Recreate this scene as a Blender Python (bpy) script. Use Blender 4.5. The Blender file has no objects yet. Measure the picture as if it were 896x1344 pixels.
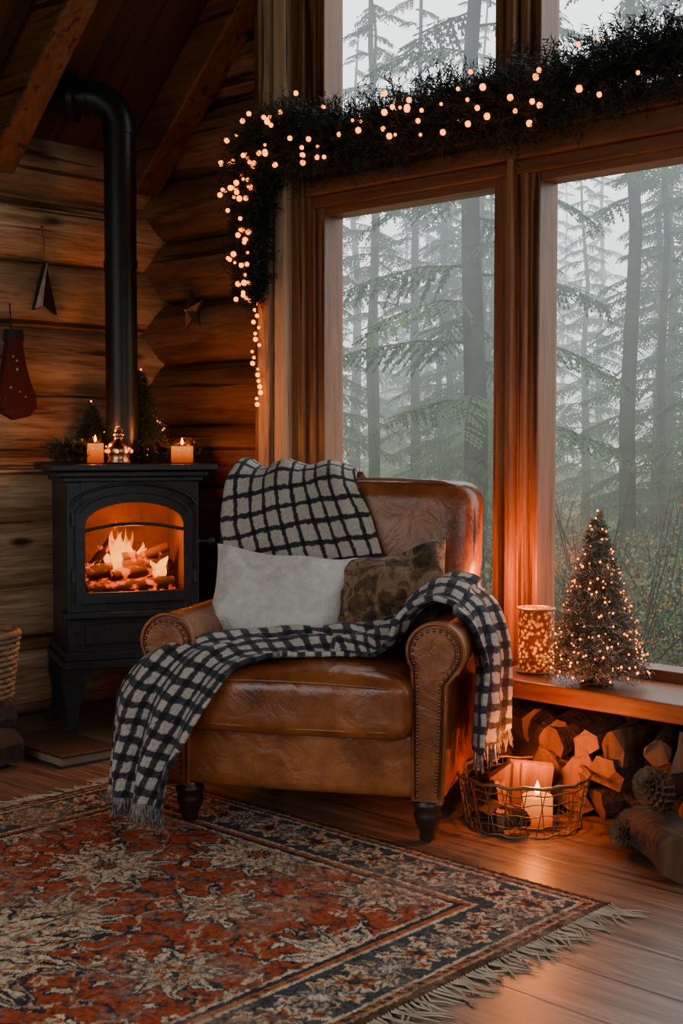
import bpy, bmesh, math, random
from mathutils import Vector, Matrix, noise
import numpy as np
random.seed(7)
rnd = random.random
def ru(a, b): return a + (b - a) * random.random()
SC = bpy.context.scene
COL = SC.collection

# ------------------------------------------------------------ mesh builder
class MB:
    def __init__(s):
        s.v = []; s.f = []; s.m = []; s.sm = []
    def add(s, vs, fs, mi=0, sm=True):
        o = len(s.v)
        s.v += [tuple(p) for p in vs]
        for f in fs:
            s.f.append(tuple(i + o for i in f)); s.m.append(mi); s.sm.append(sm)
    def box(s, c, d, mi=0, rot=None):
        hx, hy, hz = d[0] / 2, d[1] / 2, d[2] / 2
        vs = [Vector((x, y, z)) for z in (-hz, hz) for y in (-hy, hy) for x in (-hx, hx)]
        if rot is not None: vs = [rot @ v for v in vs]
        vs = [v + Vector(c) for v in vs]
        s.add(vs, [(0, 2, 3, 1), (4, 5, 7, 6), (0, 1, 5, 4), (2, 6, 7, 3), (0, 4, 6, 2), (1, 3, 7, 5)], mi, False)
    def tube(s, pts, r, n=8, mi=0, closed=False, caps=True):
        pts = [Vector(p) for p in pts]; N = len(pts)
        rs = r if isinstance(r, (list, tuple)) else [r] * N
        t0 = (pts[1] - pts[0]).normalized()
        up = Vector((0, 0, 1)) if abs(t0.z) < .9 else Vector((1, 0, 0))
        nx = t0.cross(up).normalized()
        vs = []
        for i in range(N):
            if closed: t = pts[(i + 1) % N] - pts[i - 1]
            elif i == 0: t = pts[1] - pts[0]
            elif i == N - 1: t = pts[-1] - pts[-2]
            else: t = pts[i + 1] - pts[i - 1]
            t = t.normalized() if t.length > 1e-9 else t0
            nx = nx - t * nx.dot(t)
            nx = nx.normalized() if nx.length > 1e-6 else t.orthogonal().normalized()
            b = t.cross(nx)
            for k in range(n):
                a = 2 * math.pi * k / n
                vs.append(pts[i] + (nx * math.cos(a) + b * math.sin(a)) * rs[i])
        fs = []
        for i in range(N if closed else N - 1):
            j = (i + 1) % N
            for k in range(n):
                l = (k + 1) % n
                fs.append((i * n + k, i * n + l, j * n + l, j * n + k))
        s.add(vs, fs, mi, True)
        if caps and not closed:
            s.add(vs[:n], [tuple(range(n))[::-1]], mi, False)
            s.add(vs[-n:], [tuple(range(n))], mi, False)
    def lathe(s, prof, n=24, o=(0, 0, 0), mi=0, sm=True):
        vs = []; fs = []
        for (r, z) in prof:
            for k in range(n):
                a = 2 * math.pi * k / n
                vs.append((o[0] + r * math.cos(a), o[1] + r * math.sin(a), o[2] + z))
        for i in range(len(prof) - 1):
            for k in range(n):
                l = (k + 1) % n
                fs.append((i * n + k, i * n + l, (i + 1) * n + l, (i + 1) * n + k))
        s.add(vs, fs, mi, sm)
    def ball(s, c, r, mi=0, nu=10, nv=6, sc=(1, 1, 1)):
        prof = [(max(1e-4, math.sin(math.pi * i / nv)) * r, -math.cos(math.pi * i / nv) * r) for i in range(nv + 1)]
        vs = []; fs = []
        for (rr, z) in prof:
            for k in range(nu):
                a = 2 * math.pi * k / nu
                vs.append((c[0] + rr * math.cos(a) * sc[0], c[1] + rr * math.sin(a) * sc[1], c[2] + z * sc[2]))
        for i in range(nv):
            for k in range(nu):
                l = (k + 1) % nu
                fs.append((i * nu + k, i * nu + l, (i + 1) * nu + l, (i + 1) * nu + k))
        s.add(vs, fs, mi, True)
    def extr(s, poly, a, b, axis='y', mi=0, mi_end=None, sm=False):
        n = len(poly)
        def P(p, t):
            return (p[0], t, p[1]) if axis == 'y' else ((t, p[0], p[1]) if axis == 'x' else (p[0], p[1], t))
        vs = [P(p, a) for p in poly] + [P(p, b) for p in poly]
        s.add(vs, [(i, (i + 1) % n, n + (i + 1) % n, n + i) for i in range(n)], mi, sm)
        me = mi if mi_end is None else mi_end
        s.add(vs[:n], [tuple(range(n))[::-1]], me, False)
        s.add(vs[n:], [tuple(range(n))], me, False)
    def obj(s, name, mats, parent=None, loc=(0, 0, 0), rz=0, bevel=0, subsurf=0, fixn=True):
        me = bpy.data.meshes.new(name)
        me.from_pydata(s.v, [], s.f)
        for m in mats: me.materials.append(m)
        me.polygons.foreach_set('material_index', s.m)
        me.polygons.foreach_set('use_smooth', s.sm)
        me.update()
        if fixn:
            bm = bmesh.new(); bm.from_mesh(me)
            bmesh.ops.recalc_face_normals(bm, faces=bm.faces)
            bm.to_mesh(me); bm.free()
        ob = bpy.data.objects.new(name, me); COL.objects.link(ob)
        ob.location = loc; ob.rotation_euler = (0, 0, rz)
        if parent: ob.parent = parent
        if bevel:
            b = ob.modifiers.new('bev', 'BEVEL'); b.width = bevel; b.segments = 2; b.limit_method = 'ANGLE'; b.angle_limit = .7
        if subsurf:
            b = ob.modifiers.new('sub', 'SUBSURF'); b.levels = subsurf; b.render_levels = subsurf
        return ob

def empty(name, loc=(0, 0, 0), rz=0):
    e = bpy.data.objects.new(name, None); COL.objects.link(e)
    e.location = loc; e.rotation_euler = (0, 0, rz); e.empty_display_size = .1
    return e

def rbox(mb, c, h, r, n=14, mi=0, fn=None):
    bm = bmesh.new()
    bmesh.ops.create_cube(bm, size=2)
    bmesh.ops.subdivide_edges(bm, edges=bm.edges[:], cuts=n, use_grid_fill=True)
    vs = []
    for v in bm.verts:
        p = [math.copysign(math.sin(abs(x) * math.pi / 2), x) * hh for x, hh in zip(v.co, h)]
        q = [max(-(hh - r), min(hh - r, x)) for x, hh in zip(p, h)]
        d = Vector(p) - Vector(q)
        if d.length < 1e-7: d = Vector((0, 0, 0))
        else: d = d.normalized() * r
        P = Vector(q) + d
        if fn: P = Vector(fn(P))
        vs.append(P + Vector(c))
    bm.verts.index_update()
    fs = [tuple(v.index for v in f.verts) for f in bm.faces]
    bm.free()
    mb.add(vs, fs, mi, True)

# ------------------------------------------------------------ materials
def mat(name):
    m = bpy.data.materials.new(name); m.use_nodes = True
    nt = m.node_tree
    b = nt.nodes['Principled BSDF']
    return m, nt, b
def N(nt, t, **kw):
    n = nt.nodes.new(t)
    for k, v in kw.items():
        if k in n.inputs.keys(): n.inputs[k].default_value = v
        else: setattr(n, k, v)
    return n
def ramp(nt, stops, src=None):
    r = nt.nodes.new('ShaderNodeValToRGB'); e = r.color_ramp.elements
    while len(e) < len(stops): e.new(.5)
    for el, (p, c) in zip(e, stops):
        el.position = p; el.color = (c[0], c[1], c[2], 1)
    if src: nt.links.new(src, r.inputs[0])
    return r
def plain(name, col, rough=.6, metal=0, bump=0, bscale=60, var=0.15, spec=None, coat=0):
    m, nt, b = mat(name)
    b.inputs['Roughness'].default_value = rough; b.inputs['Metallic'].default_value = metal
    if coat: b.inputs['Coat Weight'].default_value = coat
    if spec is not None: b.inputs['Specular IOR Level'].default_value = spec
    tc = N(nt, 'ShaderNodeTexCoord')
    no = N(nt, 'ShaderNodeTexNoise', Scale=bscale * .3, Detail=4.0)
    nt.links.new(tc.outputs['Object'], no.inputs['Vector'])
    r = ramp(nt, [(.3, [c * (1 - var) for c in col]), (.7, [min(1, c * (1 + var)) for c in col])], no.outputs[0])
    nt.links.new(r.outputs[0], b.inputs['Base Color'])
    if bump:
        n2 = N(nt, 'ShaderNodeTexNoise', Scale=bscale, Detail=5.0)
        nt.links.new(tc.outputs['Object'], n2.inputs['Vector'])
        bu = N(nt, 'ShaderNodeBump', Strength=bump, Distance=.01)
        nt.links.new(n2.outputs[0], bu.inputs['Height']); nt.links.new(bu.outputs[0], b.inputs['Normal'])
    return m
def emis(name, col, st):
    m, nt, b = mat(name)
    b.inputs['Base Color'].default_value = (*[c * .3 for c in col], 1)
    b.inputs['Emission Color'].default_value = (*col, 1)
    b.inputs['Emission Strength'].default_value = st
    return m
def wood(name, dark, mid, light, axis='x', rough=.5, scale=1.0, bump=.3, island=True, knots=True, cracks=True, fine=.35):
    m, nt, b = mat(name); L = nt.links.new
    tc = N(nt, 'ShaderNodeTexCoord')
    mp = N(nt, 'ShaderNodeMapping')
    st = {'x': (.9, 12, 12), 'y': (12, .9, 12), 'z': (12, 12, .9)}[axis]
    mp.inputs['Scale'].default_value = [q * scale for q in st]
    geo = N(nt, 'ShaderNodeNewGeometry')
    if island:
        va = N(nt, 'ShaderNodeVectorMath', operation='SCALE'); va.inputs[0].default_value = (7, 9, 5)
        L(geo.outputs['Random Per Island'], va.inputs['Scale'])
        vb = N(nt, 'ShaderNodeVectorMath', operation='ADD')
        L(tc.outputs['Object'], vb.inputs[0]); L(va.outputs[0], vb.inputs[1]); L(vb.outputs[0], mp.inputs[0])
    else: L(tc.outputs['Object'], mp.inputs[0])
    n1 = N(nt, 'ShaderNodeTexNoise', Scale=1.6, Detail=8.0, Roughness=.62, Distortion=.9)
    L(mp.outputs[0], n1.inputs['Vector'])
    n2 = N(nt, 'ShaderNodeTexNoise', Scale=9.0, Detail=5.0, Roughness=.6)
    L(mp.outputs[0], n2.inputs['Vector'])
    mx = N(nt, 'ShaderNodeMath', operation='MULTIPLY_ADD'); mx.inputs[1].default_value = fine
    L(n2.outputs[0], mx.inputs[0]); L(n1.outputs[0], mx.inputs[2])
    o_ = (fine - .35) * .5
    r = ramp(nt, [(.42 + o_, dark), (.62 + o_, mid), (min(1, .86 + o_), light)], mx.outputs[0])
    out = r.outputs[0]
    if island:
        mr = N(nt, 'ShaderNodeMapRange'); mr.inputs['To Min'].default_value = .62; mr.inputs['To Max'].default_value = 1.3
        L(geo.outputs['Random Per Island'], mr.inputs[0])
        vm = N(nt, 'ShaderNodeVectorMath', operation='SCALE'); L(out, vm.inputs[0]); L(mr.outputs[0], vm.inputs['Scale'])
        out = vm.outputs[0]
    if knots:
        mk = N(nt, 'ShaderNodeMapping'); mk.inputs['Scale'].default_value = {'x': (2.2, 6, 6), 'y': (6, 2.2, 6), 'z': (6, 6, 2.2)}[axis]
        L(tc.outputs['Object'], mk.inputs[0])
        vo = N(nt, 'ShaderNodeTexVoronoi', Scale=1.0); L(mk.outputs[0], vo.inputs['Vector'])
        rk = ramp(nt, [(0.05, (1, 1, 1)), (.14, (0, 0, 0))], vo.outputs['Distance'])
        mxk = N(nt, 'ShaderNodeMix', data_type='RGBA'); L(rk.outputs[0], mxk.inputs[0]); L(out, mxk.inputs[6])
        mxk.inputs[7].default_value = (*[c * .45 for c in dark], 1); out = mxk.outputs[2]
    if cracks:
        mc = N(nt, 'ShaderNodeMapping'); mc.inputs['Scale'].default_value = {'x': (.8, 30, 30), 'y': (30, .8, 30), 'z': (30, 30, .8)}[axis]
        L(tc.outputs['Object'], mc.inputs[0])
        nc = N(nt, 'ShaderNodeTexNoise', Scale=1.0, Detail=3.0); L(mc.outputs[0], nc.inputs['Vector'])
        rc = ramp(nt, [(.36, (.85, .85, .85)), (.39, (0, 0, 0))], nc.outputs[0])
        mxc = N(nt, 'ShaderNodeMix', data_type='RGBA'); L(rc.outputs[0], mxc.inputs[0]); L(out, mxc.inputs[6])
        mxc.inputs[7].default_value = (*[c * .35 for c in dark], 1); out = mxc.outputs[2]
    L(out, b.inputs['Base Color'])
    b.inputs['Roughness'].default_value = rough
    bu = N(nt, 'ShaderNodeBump', Strength=bump, Distance=.006)
    L(mx.outputs[0], bu.inputs['Height']); L(bu.outputs[0], b.inputs['Normal'])
    return m

M_logL = wood('daylit_log_wall_wood', (.13, .060, .030), (.50, .285, .155), (.78, .52, .32), 'y', .5, bump=.5, fine=.6)  # daylight on the left wall is put into this paler log colour
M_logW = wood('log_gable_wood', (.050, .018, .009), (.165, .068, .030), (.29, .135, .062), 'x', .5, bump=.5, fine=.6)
M_frame = wood('window_frame_wood', (.08, .028, .012), (.21, .082, .034), (.34, .15, .065), 'z', .4, bump=.15, knots=False)
M_rail = wood('rail_wood', (.065, .022, .010), (.155, .058, .025), (.24, .098, .042), 'x', .4, bump=.15, knots=False)
M_postL = wood('pale_post_wood', (.24, .14, .085), (.55, .36, .23), (.70, .50, .34), 'z', .55, bump=.3)
M_beam = wood('rafter_wood', (.07, .022, .010), (.18, .064, .025), (.28, .11, .045), 'x', .5, bump=.3)
M_bench = wood('bench_wood', (.12, .038, .015), (.26, .090, .030), (.36, .14, .052), 'x', .35, bump=.2, cracks=False)
M_split = wood('split_firewood', (.05, .019, .010), (.14, .058, .026), (.24, .115, .054), 'y', .85, bump=.8, knots=False)
M_end = wood('firewood_end_grain', (.06, .026, .012), (.15, .066, .030), (.24, .115, .052), 'z', .85, bump=.5, knots=False, scale=.8)
M_bark = plain('bark', (.045, .028, .020), .95, bump=1.0, bscale=45, var=.5)

def floor_mat(name, axis, cols, pw, rough, seamdark=.2):
    m, nt, b = mat(name); L = nt.links.new
    tc = N(nt, 'ShaderNodeTexCoord'); sep = N(nt, 'ShaderNodeSeparateXYZ'); L(tc.outputs['Object'], sep.inputs[0])
    across, along = (sep.outputs['Y'], sep.outputs['X']) if axis == 'x' else (sep.outputs['X'], sep.outputs['Y'])
    d = N(nt, 'ShaderNodeMath', operation='DIVIDE'); L(across, d.inputs[0]); d.inputs[1].default_value = pw
    fl = N(nt, 'ShaderNodeMath', operation='FLOOR'); L(d.outputs[0], fl.inputs[0])
    fr = N(nt, 'ShaderNodeMath', operation='FRACT'); L(d.outputs[0], fr.inputs[0])
    wn = N(nt, 'ShaderNodeTexWhiteNoise', noise_dimensions='1D'); L(fl.outputs[0], wn.inputs['W'])
    cb = N(nt, 'ShaderNodeCombineXYZ')
    m1 = N(nt, 'ShaderNodeMath', operation='MULTIPLY'); L(along, m1.inputs[0]); m1.inputs[1].default_value = 1.3
    m2 = N(nt, 'ShaderNodeMath', operation='MULTIPLY'); L(across, m2.inputs[0]); m2.inputs[1].default_value = 18
    m3 = N(nt, 'ShaderNodeMath', operation='MULTIPLY'); L(wn.outputs['Value'], m3.inputs[0]); m3.inputs[1].default_value = 40
    L(m1.outputs[0], cb.inputs[0]); L(m2.outputs[0], cb.inputs[1]); L(m3.outputs[0], cb.inputs[2])
    n1 = N(nt, 'ShaderNodeTexNoise', Scale=1.5, Detail=9.0, Roughness=.72, Distortion=1.2); L(cb.outputs[0], n1.inputs['Vector'])
    r = ramp(nt, [(.30, cols[0]), (.5, cols[1]), (.70, cols[2])], n1.outputs[0])
    mr = N(nt, 'ShaderNodeMapRange'); mr.inputs['To Min'].default_value = .7; mr.inputs['To Max'].default_value = 1.2; L(wn.outputs['Value'], mr.inputs[0])
    sc = N(nt, 'ShaderNodeVectorMath', operation='SCALE'); L(r.outputs[0], sc.inputs[0]); L(mr.outputs[0], sc.inputs['Scale'])
    sr = ramp(nt, [(0, (seamdark,) * 3), (.03, (1, 1, 1)), (.97, (1, 1, 1)), (1, (seamdark,) * 3)], fr.outputs[0])
    mm = N(nt, 'ShaderNodeVectorMath', operation='MULTIPLY'); L(sc.outputs[0], mm.inputs[0]); L(sr.outputs[0], mm.inputs[1])
    mk = N(nt, 'ShaderNodeMapping'); mk.inputs['Scale'].default_value = (1.6, 4.5, 1) if axis == 'x' else (4.5, 1.6, 1)
    L(tc.outputs['Object'], mk.inputs[0]); vo = N(nt, 'ShaderNodeTexVoronoi', Scale=1.0); L(mk.outputs[0], vo.inputs['Vector'])
    rk = ramp(nt, [(.03, (.25, .22, .2)), (.09, (1, 1, 1))], vo.outputs['Distance'])
    mk2 = N(nt, 'ShaderNodeVectorMath', operation='MULTIPLY'); L(mm.outputs[0], mk2.inputs[0]); L(rk.outputs[0], mk2.inputs[1])
    L(mk2.outputs[0], b.inputs['Base Color'])
    rr = N(nt, 'ShaderNodeMapRange'); rr.inputs['To Min'].default_value = rough - .1; rr.inputs['To Max'].default_value = rough + .15
    L(n1.outputs[0], rr.inputs[0]); L(rr.outputs[0], b.inputs['Roughness'])
    bu = N(nt, 'ShaderNodeBump', Strength=.25, Distance=.004); L(sr.outputs[0], bu.inputs['Height']); L(bu.outputs[0], b.inputs['Normal'])
    return m
M_floor = floor_mat('plank_floor', 'x', [(.055, .026, .014), (.20, .112, .064), (.40, .255, .16)], .17, .34)
M_roof = floor_mat('plank_roof', 'x', [(.035, .012, .006), (.085, .032, .014), (.13, .054, .023)], .16, .6)

def leather():
    m, nt, b = mat('cognac_leather'); L = nt.links.new
    tc = N(nt, 'ShaderNodeTexCoord')
    n1 = N(nt, 'ShaderNodeTexNoise', Scale=6.0, Detail=8.0, Roughness=.65); L(tc.outputs['Object'], n1.inputs['Vector'])
    r = ramp(nt, [(.30, (.10, .024, .006)), (.5, (.27, .074, .017)), (.70, (.46, .155, .040))], n1.outputs[0])
    L(r.outputs[0], b.inputs['Base Color'])
    n2 = N(nt, 'ShaderNodeTexVoronoi', Scale=130.0); L(tc.outputs['Object'], n2.inputs['Vector'])
    n3 = N(nt, 'ShaderNodeTexNoise', Scale=9.0, Detail=4.0, Distortion=2.0); L(tc.outputs['Object'], n3.inputs['Vector'])
    b1 = N(nt, 'ShaderNodeBump', Strength=.12, Distance=.002); L(n2.outputs['Distance'], b1.inputs['Height'])
    b2 = N(nt, 'ShaderNodeBump', Strength=.28, Distance=.015); L(n3.outputs[0], b2.inputs['Height']); L(b1.outputs[0], b2.inputs['Normal'])
    L(b2.outputs[0], b.inputs['Normal'])
    rr = ramp(nt, [(.3, (.24,) * 3), (.7, (.38,) * 3)], n1.outputs[0]); L(rr.outputs[0], b.inputs['Roughness'])
    b.inputs['Specular IOR Level'].default_value = .65
    return m
M_leather = leather()
M_welt = plain('dark_leather_welt', (.12, .035, .012), .5)
M_nail = plain('antique_brass_nail', (.24, .14, .07), .35, metal=1)
M_legwood = plain('dark_turned_wood', (.035, .016, .011), .35, bump=.1)

def plaid(name, period, lw, cream=(.62, .58, .53), dark=(.022, .021, .024), midk=2.6, soft=.06, mott=.38):
    m, nt, b = mat(name); L = nt.links.new
    uv = N(nt, 'ShaderNodeUVMap', uv_map='UVMap')
    nz = N(nt, 'ShaderNodeTexNoise', Scale=60.0, Detail=4.0); L(uv.outputs[0], nz.inputs['Vector'])
    sb = N(nt, 'ShaderNodeVectorMath', operation='SUBTRACT'); L(nz.outputs['Color'], sb.inputs[0]); sb.inputs[1].default_value = (.5, .5, .5)
    sc = N(nt, 'ShaderNodeVectorMath', operation='SCALE'); L(sb.outputs[0], sc.inputs[0]); sc.inputs['Scale'].default_value = .014
    ad = N(nt, 'ShaderNodeVectorMath', operation='ADD'); L(uv.outputs[0], ad.inputs[0]); L(sc.outputs[0], ad.inputs[1])
    sp = N(nt, 'ShaderNodeSeparateXYZ'); L(ad.outputs[0], sp.inputs[0])
    ms = []
    for o in ('X', 'Y'):
        d = N(nt, 'ShaderNodeMath', operation='DIVIDE'); L(sp.outputs[o], d.inputs[0]); d.inputs[1].default_value = period
        f = N(nt, 'ShaderNodeMath', operation='FRACT'); L(d.outputs[0], f.inputs[0])
        r = ramp(nt, [(0, (0, 0, 0)), (.5 - lw - soft / 2, (0, 0, 0)), (.5 - lw + soft / 2, (1, 1, 1)), (.5 + lw - soft / 2, (1, 1, 1)), (.5 + lw + soft / 2, (0, 0, 0))], f.outputs[0])
        ms.append(r.outputs[0])
    s = N(nt, 'ShaderNodeMath', operation='ADD'); L(ms[0], s.inputs[0]); L(ms[1], s.inputs[1])
    n2 = N(nt, 'ShaderNodeTexNoise', Scale=260.0, Detail=3.0); L(uv.outputs[0], n2.inputs['Vector'])
    n5 = N(nt, 'ShaderNodeTexNoise', Scale=95.0, Detail=4.0, Roughness=.7); L(uv.outputs[0], n5.inputs['Vector'])
    n4 = N(nt, 'ShaderNodeMath', operation='MULTIPLY_ADD'); L(n5.outputs[0], n4.inputs[0]); n4.inputs[1].default_value = 1.5; n4.inputs[2].default_value = -.66
    hf = N(nt, 'ShaderNodeMath', operation='MULTIPLY'); L(s.outputs[0], hf.inputs[0]); hf.inputs[1].default_value = .5
    s2 = N(nt, 'ShaderNodeMath', operation='MULTIPLY_ADD'); L(n4.outputs[0], s2.inputs[0]); s2.inputs[1].default_value = mott; L(hf.outputs[0], s2.inputs[2])
    mid = [dark[i] * midk for i in range(3)]
    r = ramp(nt, [(0, cream), (.12, [c * .78 for c in cream]), (.5, mid), (.9, dark)], s2.outputs[0])
    L(r.outputs[0], b.inputs['Base Color'])
    b.inputs['Roughness'].default_value = .95; b.inputs['Sheen Weight'].default_value = .12
    b.inputs['Specular IOR Level'].default_value = .1
    bu = N(nt, 'ShaderNodeBump', Strength=.8, Distance=.005); L(n2.outputs[0], bu.inputs['Height']); L(bu.outputs[0], b.inputs['Normal'])
    return m
M_plaidA = plaid('plaid_wool_windowpane', .058, .12, cream=(.58, .52, .45), midk=1.8)
M_plaidB = plaid('plaid_wool_check', .050, .20, cream=(.58, .52, .45), midk=2.8, soft=.08, mott=.55)
M_wool = plain('cream_wool', (.80, .75, .68), .95, bump=.8, bscale=160, var=.10, spec=.1)
M_fringe = plain('fringe_yarn', (.50, .40, .29), .95, var=.3)
M_dfringe = plain('dark_fringe_yarn', (.20, .185, .17), .95, var=.8, bscale=200)
M_iron = plain('stove_cast_iron', (.035, .037, .040), .42, metal=.35, bump=.12, bscale=140, var=.25)
M_pipe = plain('black_flue_pipe', (.014, .014, .015), .38, metal=.3, var=.2)
M_soot = plain('firebox_brick', (.085, .030, .014), .9, bump=.6, bscale=30, var=.5)
M_needle = plain('garland_needles', (.014, .030, .024), .7, var=.6, bscale=40)
M_needle2 = plain('bottle_brush_needles', (.13, .105, .065), .8, var=.6, bscale=60)
M_bulb = emis('fairy_light_bulb', (1, .21, .010), 5.5)
M_bulbS = emis('tiny_fairy_light', (1, .24, .02), 5.5)
M_flamec = emis('candle_flame', (1, .42, .07), 10)
M_wire = plain('wicker_wire', (.24, .16, .085), .4, metal=.7)
M_copper = plain('copper', (.62, .28, .13), .25, metal=1)
M_wicker = plain('wicker', (.24, .13, .065), .7, bump=.5, bscale=90, var=.4)
M_cone = plain('pinecone_scales', (.15, .075, .042), .8, var=.6, bscale=120)
M_white = plain('cream_felt', (.55, .50, .46), .95, var=.3, bscale=200)
M_black = plain('dark_felt', (.03, .025, .025), .95)

def wax(name, st):
    m, nt, b = mat(name); L = nt.links.new
    tc = N(nt, 'ShaderNodeTexCoord'); sp = N(nt, 'ShaderNodeSeparateXYZ'); L(tc.outputs['Generated'], sp.inputs[0])
    r = ramp(nt, [(0, (.30, .030, .002)), (.45, (.80, .12, .008)), (1, (1, .30, .035))], sp.outputs['Z'])
    b.inputs['Base Color'].default_value = (.16, .05, .012, 1); L(r.outputs[0], b.inputs['Emission Color'])
    b.inputs['Emission Strength'].default_value = st; b.inputs['Roughness'].default_value = .5
    return m
M_wax = wax('glowing_wax', 1.3)

def glassmat(name, fac, tint=(.97, .98, .98), rough=.02):
    m = bpy.data.materials.new(name); m.use_nodes = True; nt = m.node_tree; nt.nodes.clear(); L = nt.links.new
    o = N(nt, 'ShaderNodeOutputMaterial'); t = N(nt, 'ShaderNodeBsdfTransparent'); t.inputs[0].default_value = (*tint, 1)
    g = N(nt, 'ShaderNodeBsdfGlossy'); g.inputs['Roughness'].default_value = rough
    mx = N(nt, 'ShaderNodeMixShader'); mx.inputs[0].default_value = fac; L(t.outputs[0], mx.inputs[1]); L(g.outputs[0], mx.inputs[2])
    L(mx.outputs[0], o.inputs[0])
    return m
M_glass = glassmat('window_glass', .08)
M_jar = glassmat('jar_glass', .06, (.95, .9, .85))

# ------------------------------------------------------------ ROOM
RX, RY = 5.2, -5.0
SL = .95; EAVE = 2.06; RIDGE = RX / 2
def roofz(x): return EAVE + SL * (x if x < RIDGE else RX - x)

mb = MB(); mb.box((RX / 2, RY / 2, -.06), (RX + .6, -RY + .6, .12)); mb.obj('floor', [M_floor])

def log(mb, a, b, ra, rz, mi=0, n=22, seg=16, sd=0):
    a = Vector(a); b = Vector(b); t = (b - a).normalized(); side = Vector((t.y, -t.x, 0))
    vs = []
    for i in range(seg + 1):
        p = a.lerp(b, i / seg)
        for k in range(n):
            an = 2 * math.pi * k / n
            q = p + side * math.cos(an) * ra + Vector((0, 0, math.sin(an) * rz))
            w = noise.noise(Vector((q.x * 2.2 + sd * 3.1, q.y * 2.2, q.z * 4))) * .012
            vs.append(q + (side * math.cos(an) + Vector((0, 0, math.sin(an)))) * w)
    fs = [(i * n + k, i * n + (k + 1) % n, (i + 1) * n + (k + 1) % n, (i + 1) * n + k) for i in range(seg) for k in range(n)]
    mb.add(vs, fs, mi, True)
    mb.add(vs[:n], [tuple(range(n))], mi, False); mb.add(vs[-n:], [tuple(range(n))], mi, False)

mb = MB(); P = .236
for i in range(9):
    z = .118 + P * i
    log(mb, (-.045, .10, z), (-.045, RY - .1, z), .105, .123, seg=40, sd=i)
mb.box((-.13, RY / 2, 1.05), (.1, -RY + .3, 2.1))
mb.obj('wall_left', [M_logL])
mb = MB()
for i in range(13):
    z = P * i + .0
    xe = .665
    xs = -.12 if z < 1.95 else max(-.1, (z - EAVE) / SL - .02)
    if xs > .55: break
    if i == 0: z = .03
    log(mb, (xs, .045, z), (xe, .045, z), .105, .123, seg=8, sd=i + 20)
mb.extr([(-.2, 0), (.70, 0), (.70, roofz(.70)), (-.2, EAVE)], .07, .15)
for i in range(2):
    log(mb, (.66, .05, .085 + .16 * i), (3.6, .05, .085 + .16 * i), .10, .085, seg=20, sd=i + 50)
for i in range(14):
    z = .118 + P * i
    xe = RX + .1 if z < 2 else RX - (z - EAVE) / SL
    if xe < 3.7: break
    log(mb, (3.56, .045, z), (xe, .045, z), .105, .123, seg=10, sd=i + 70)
mb.extr([(3.56, 0), (RX + .2, 0), (RX + .2, EAVE), (3.56, roofz(3.56))], .07, .15)
for (a, b, z0) in [(.66, 1.735, 2.86), (1.735, 2.6, 3.36), (2.6, 2.7, 3.36), (2.7, 3.58, 3.3)]:
    pts = [(a, z0), (b, z0), (b, roofz(b))] + ([(RIDGE, roofz(RIDGE))] if a < RIDGE < b else []) + [(a, roofz(a))]
    if a == .66: pts = [(.86, z0), (b, z0), (b, roofz(b)), (.86, roofz(.86))]
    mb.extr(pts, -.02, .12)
mb.obj('wall_window', [M_logW])
M_plain = wood('plank_wall', (.09, .038, .018), (.22, .10, .045), (.32, .15, .075), 'z', .6, island=False)
mb = MB()
W0, W1, Z0, Z1 = .5, 4.7, .5, 2.45
mb.extr([(-.2, 0), (W0, 0), (W0, roofz(W0)), (-.2, EAVE)], RY - .12, RY)
mb.extr([(W1, 0), (RX + .2, 0), (RX + .2, EAVE), (W1, roofz(W1))], RY - .12, RY)
mb.extr([(W0, 0), (W1, 0), (W1, Z0), (W0, Z0)], RY - .12, RY)
mb.extr([(W0, Z1), (W1, Z1), (W1, roofz(W1)), (RIDGE, roofz(RIDGE)), (W0, roofz(W0))], RY - .12, RY)
mb.obj('wall_back', [M_plain])
mb = MB()
Y0, Y1 = -3.4, -.8
mb.box((RX + .06, (Y1 + .1) / 2, 1.05), (.12, -(Y1) + .1, 2.1)); mb.box((RX + .06, (Y0 + RY) / 2 - .05, 1.05), (.12, Y0 - RY + .1, 2.1))
mb.box((RX + .06, (Y0 + Y1) / 2, .3), (.12, Y1 - Y0, .6)); mb.box((RX + .06, (Y0 + Y1) / 2, 2.05), (.12, Y1 - Y0, .14))
mb.obj('wall_right', [M_plain])
def roof(name, xa, za, xb, zb):
    mb = MB()
    vs = [(xa, .2, za), (xb, .2, zb), (xb, RY - .2, zb), (xa, RY - .2, za)]
    vs += [(x, y, z + .14) for x, y, z in vs]
    mb.add(vs, [(0, 1, 2, 3), (4, 7, 6, 5), (0, 4, 5, 1), (1, 5, 6, 2), (2, 6, 7, 3), (3, 7, 4, 0)], 0, False)
    return mb.obj(name, [M_roof])
roof('ceiling', -.25, EAVE - .25 * SL, RIDGE, roofz(RIDGE)); roof('ceiling.001', RX + .25, EAVE - .25 * SL, RIDGE, roofz(RIDGE))
ang = math.atan(SL)
for k, y in enumerate([-.11, -.74, -1.40, -2.1, -2.9, -3.7, -4.5]):
    for side in (0, 1):
        mb = MB()
        Lh = RIDGE / math.cos(ang); w = .11 if k else .12; h = .15
        R = Matrix.Rotation(-ang if side == 0 else ang, 3, 'Y')
        cx = RIDGE / 2 if side == 0 else RX - RIDGE / 2
        cz = roofz(RIDGE / 2) - h / 2 / math.cos(ang) - .004
        mb.box((cx, y, cz), (Lh - .1, w, h), 0, R)
        mb.obj('ceiling_rafter' if not (k or side) else 'ceiling_rafter.%03d' % (k * 2 + side), [M_beam], bevel=.008)

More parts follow.
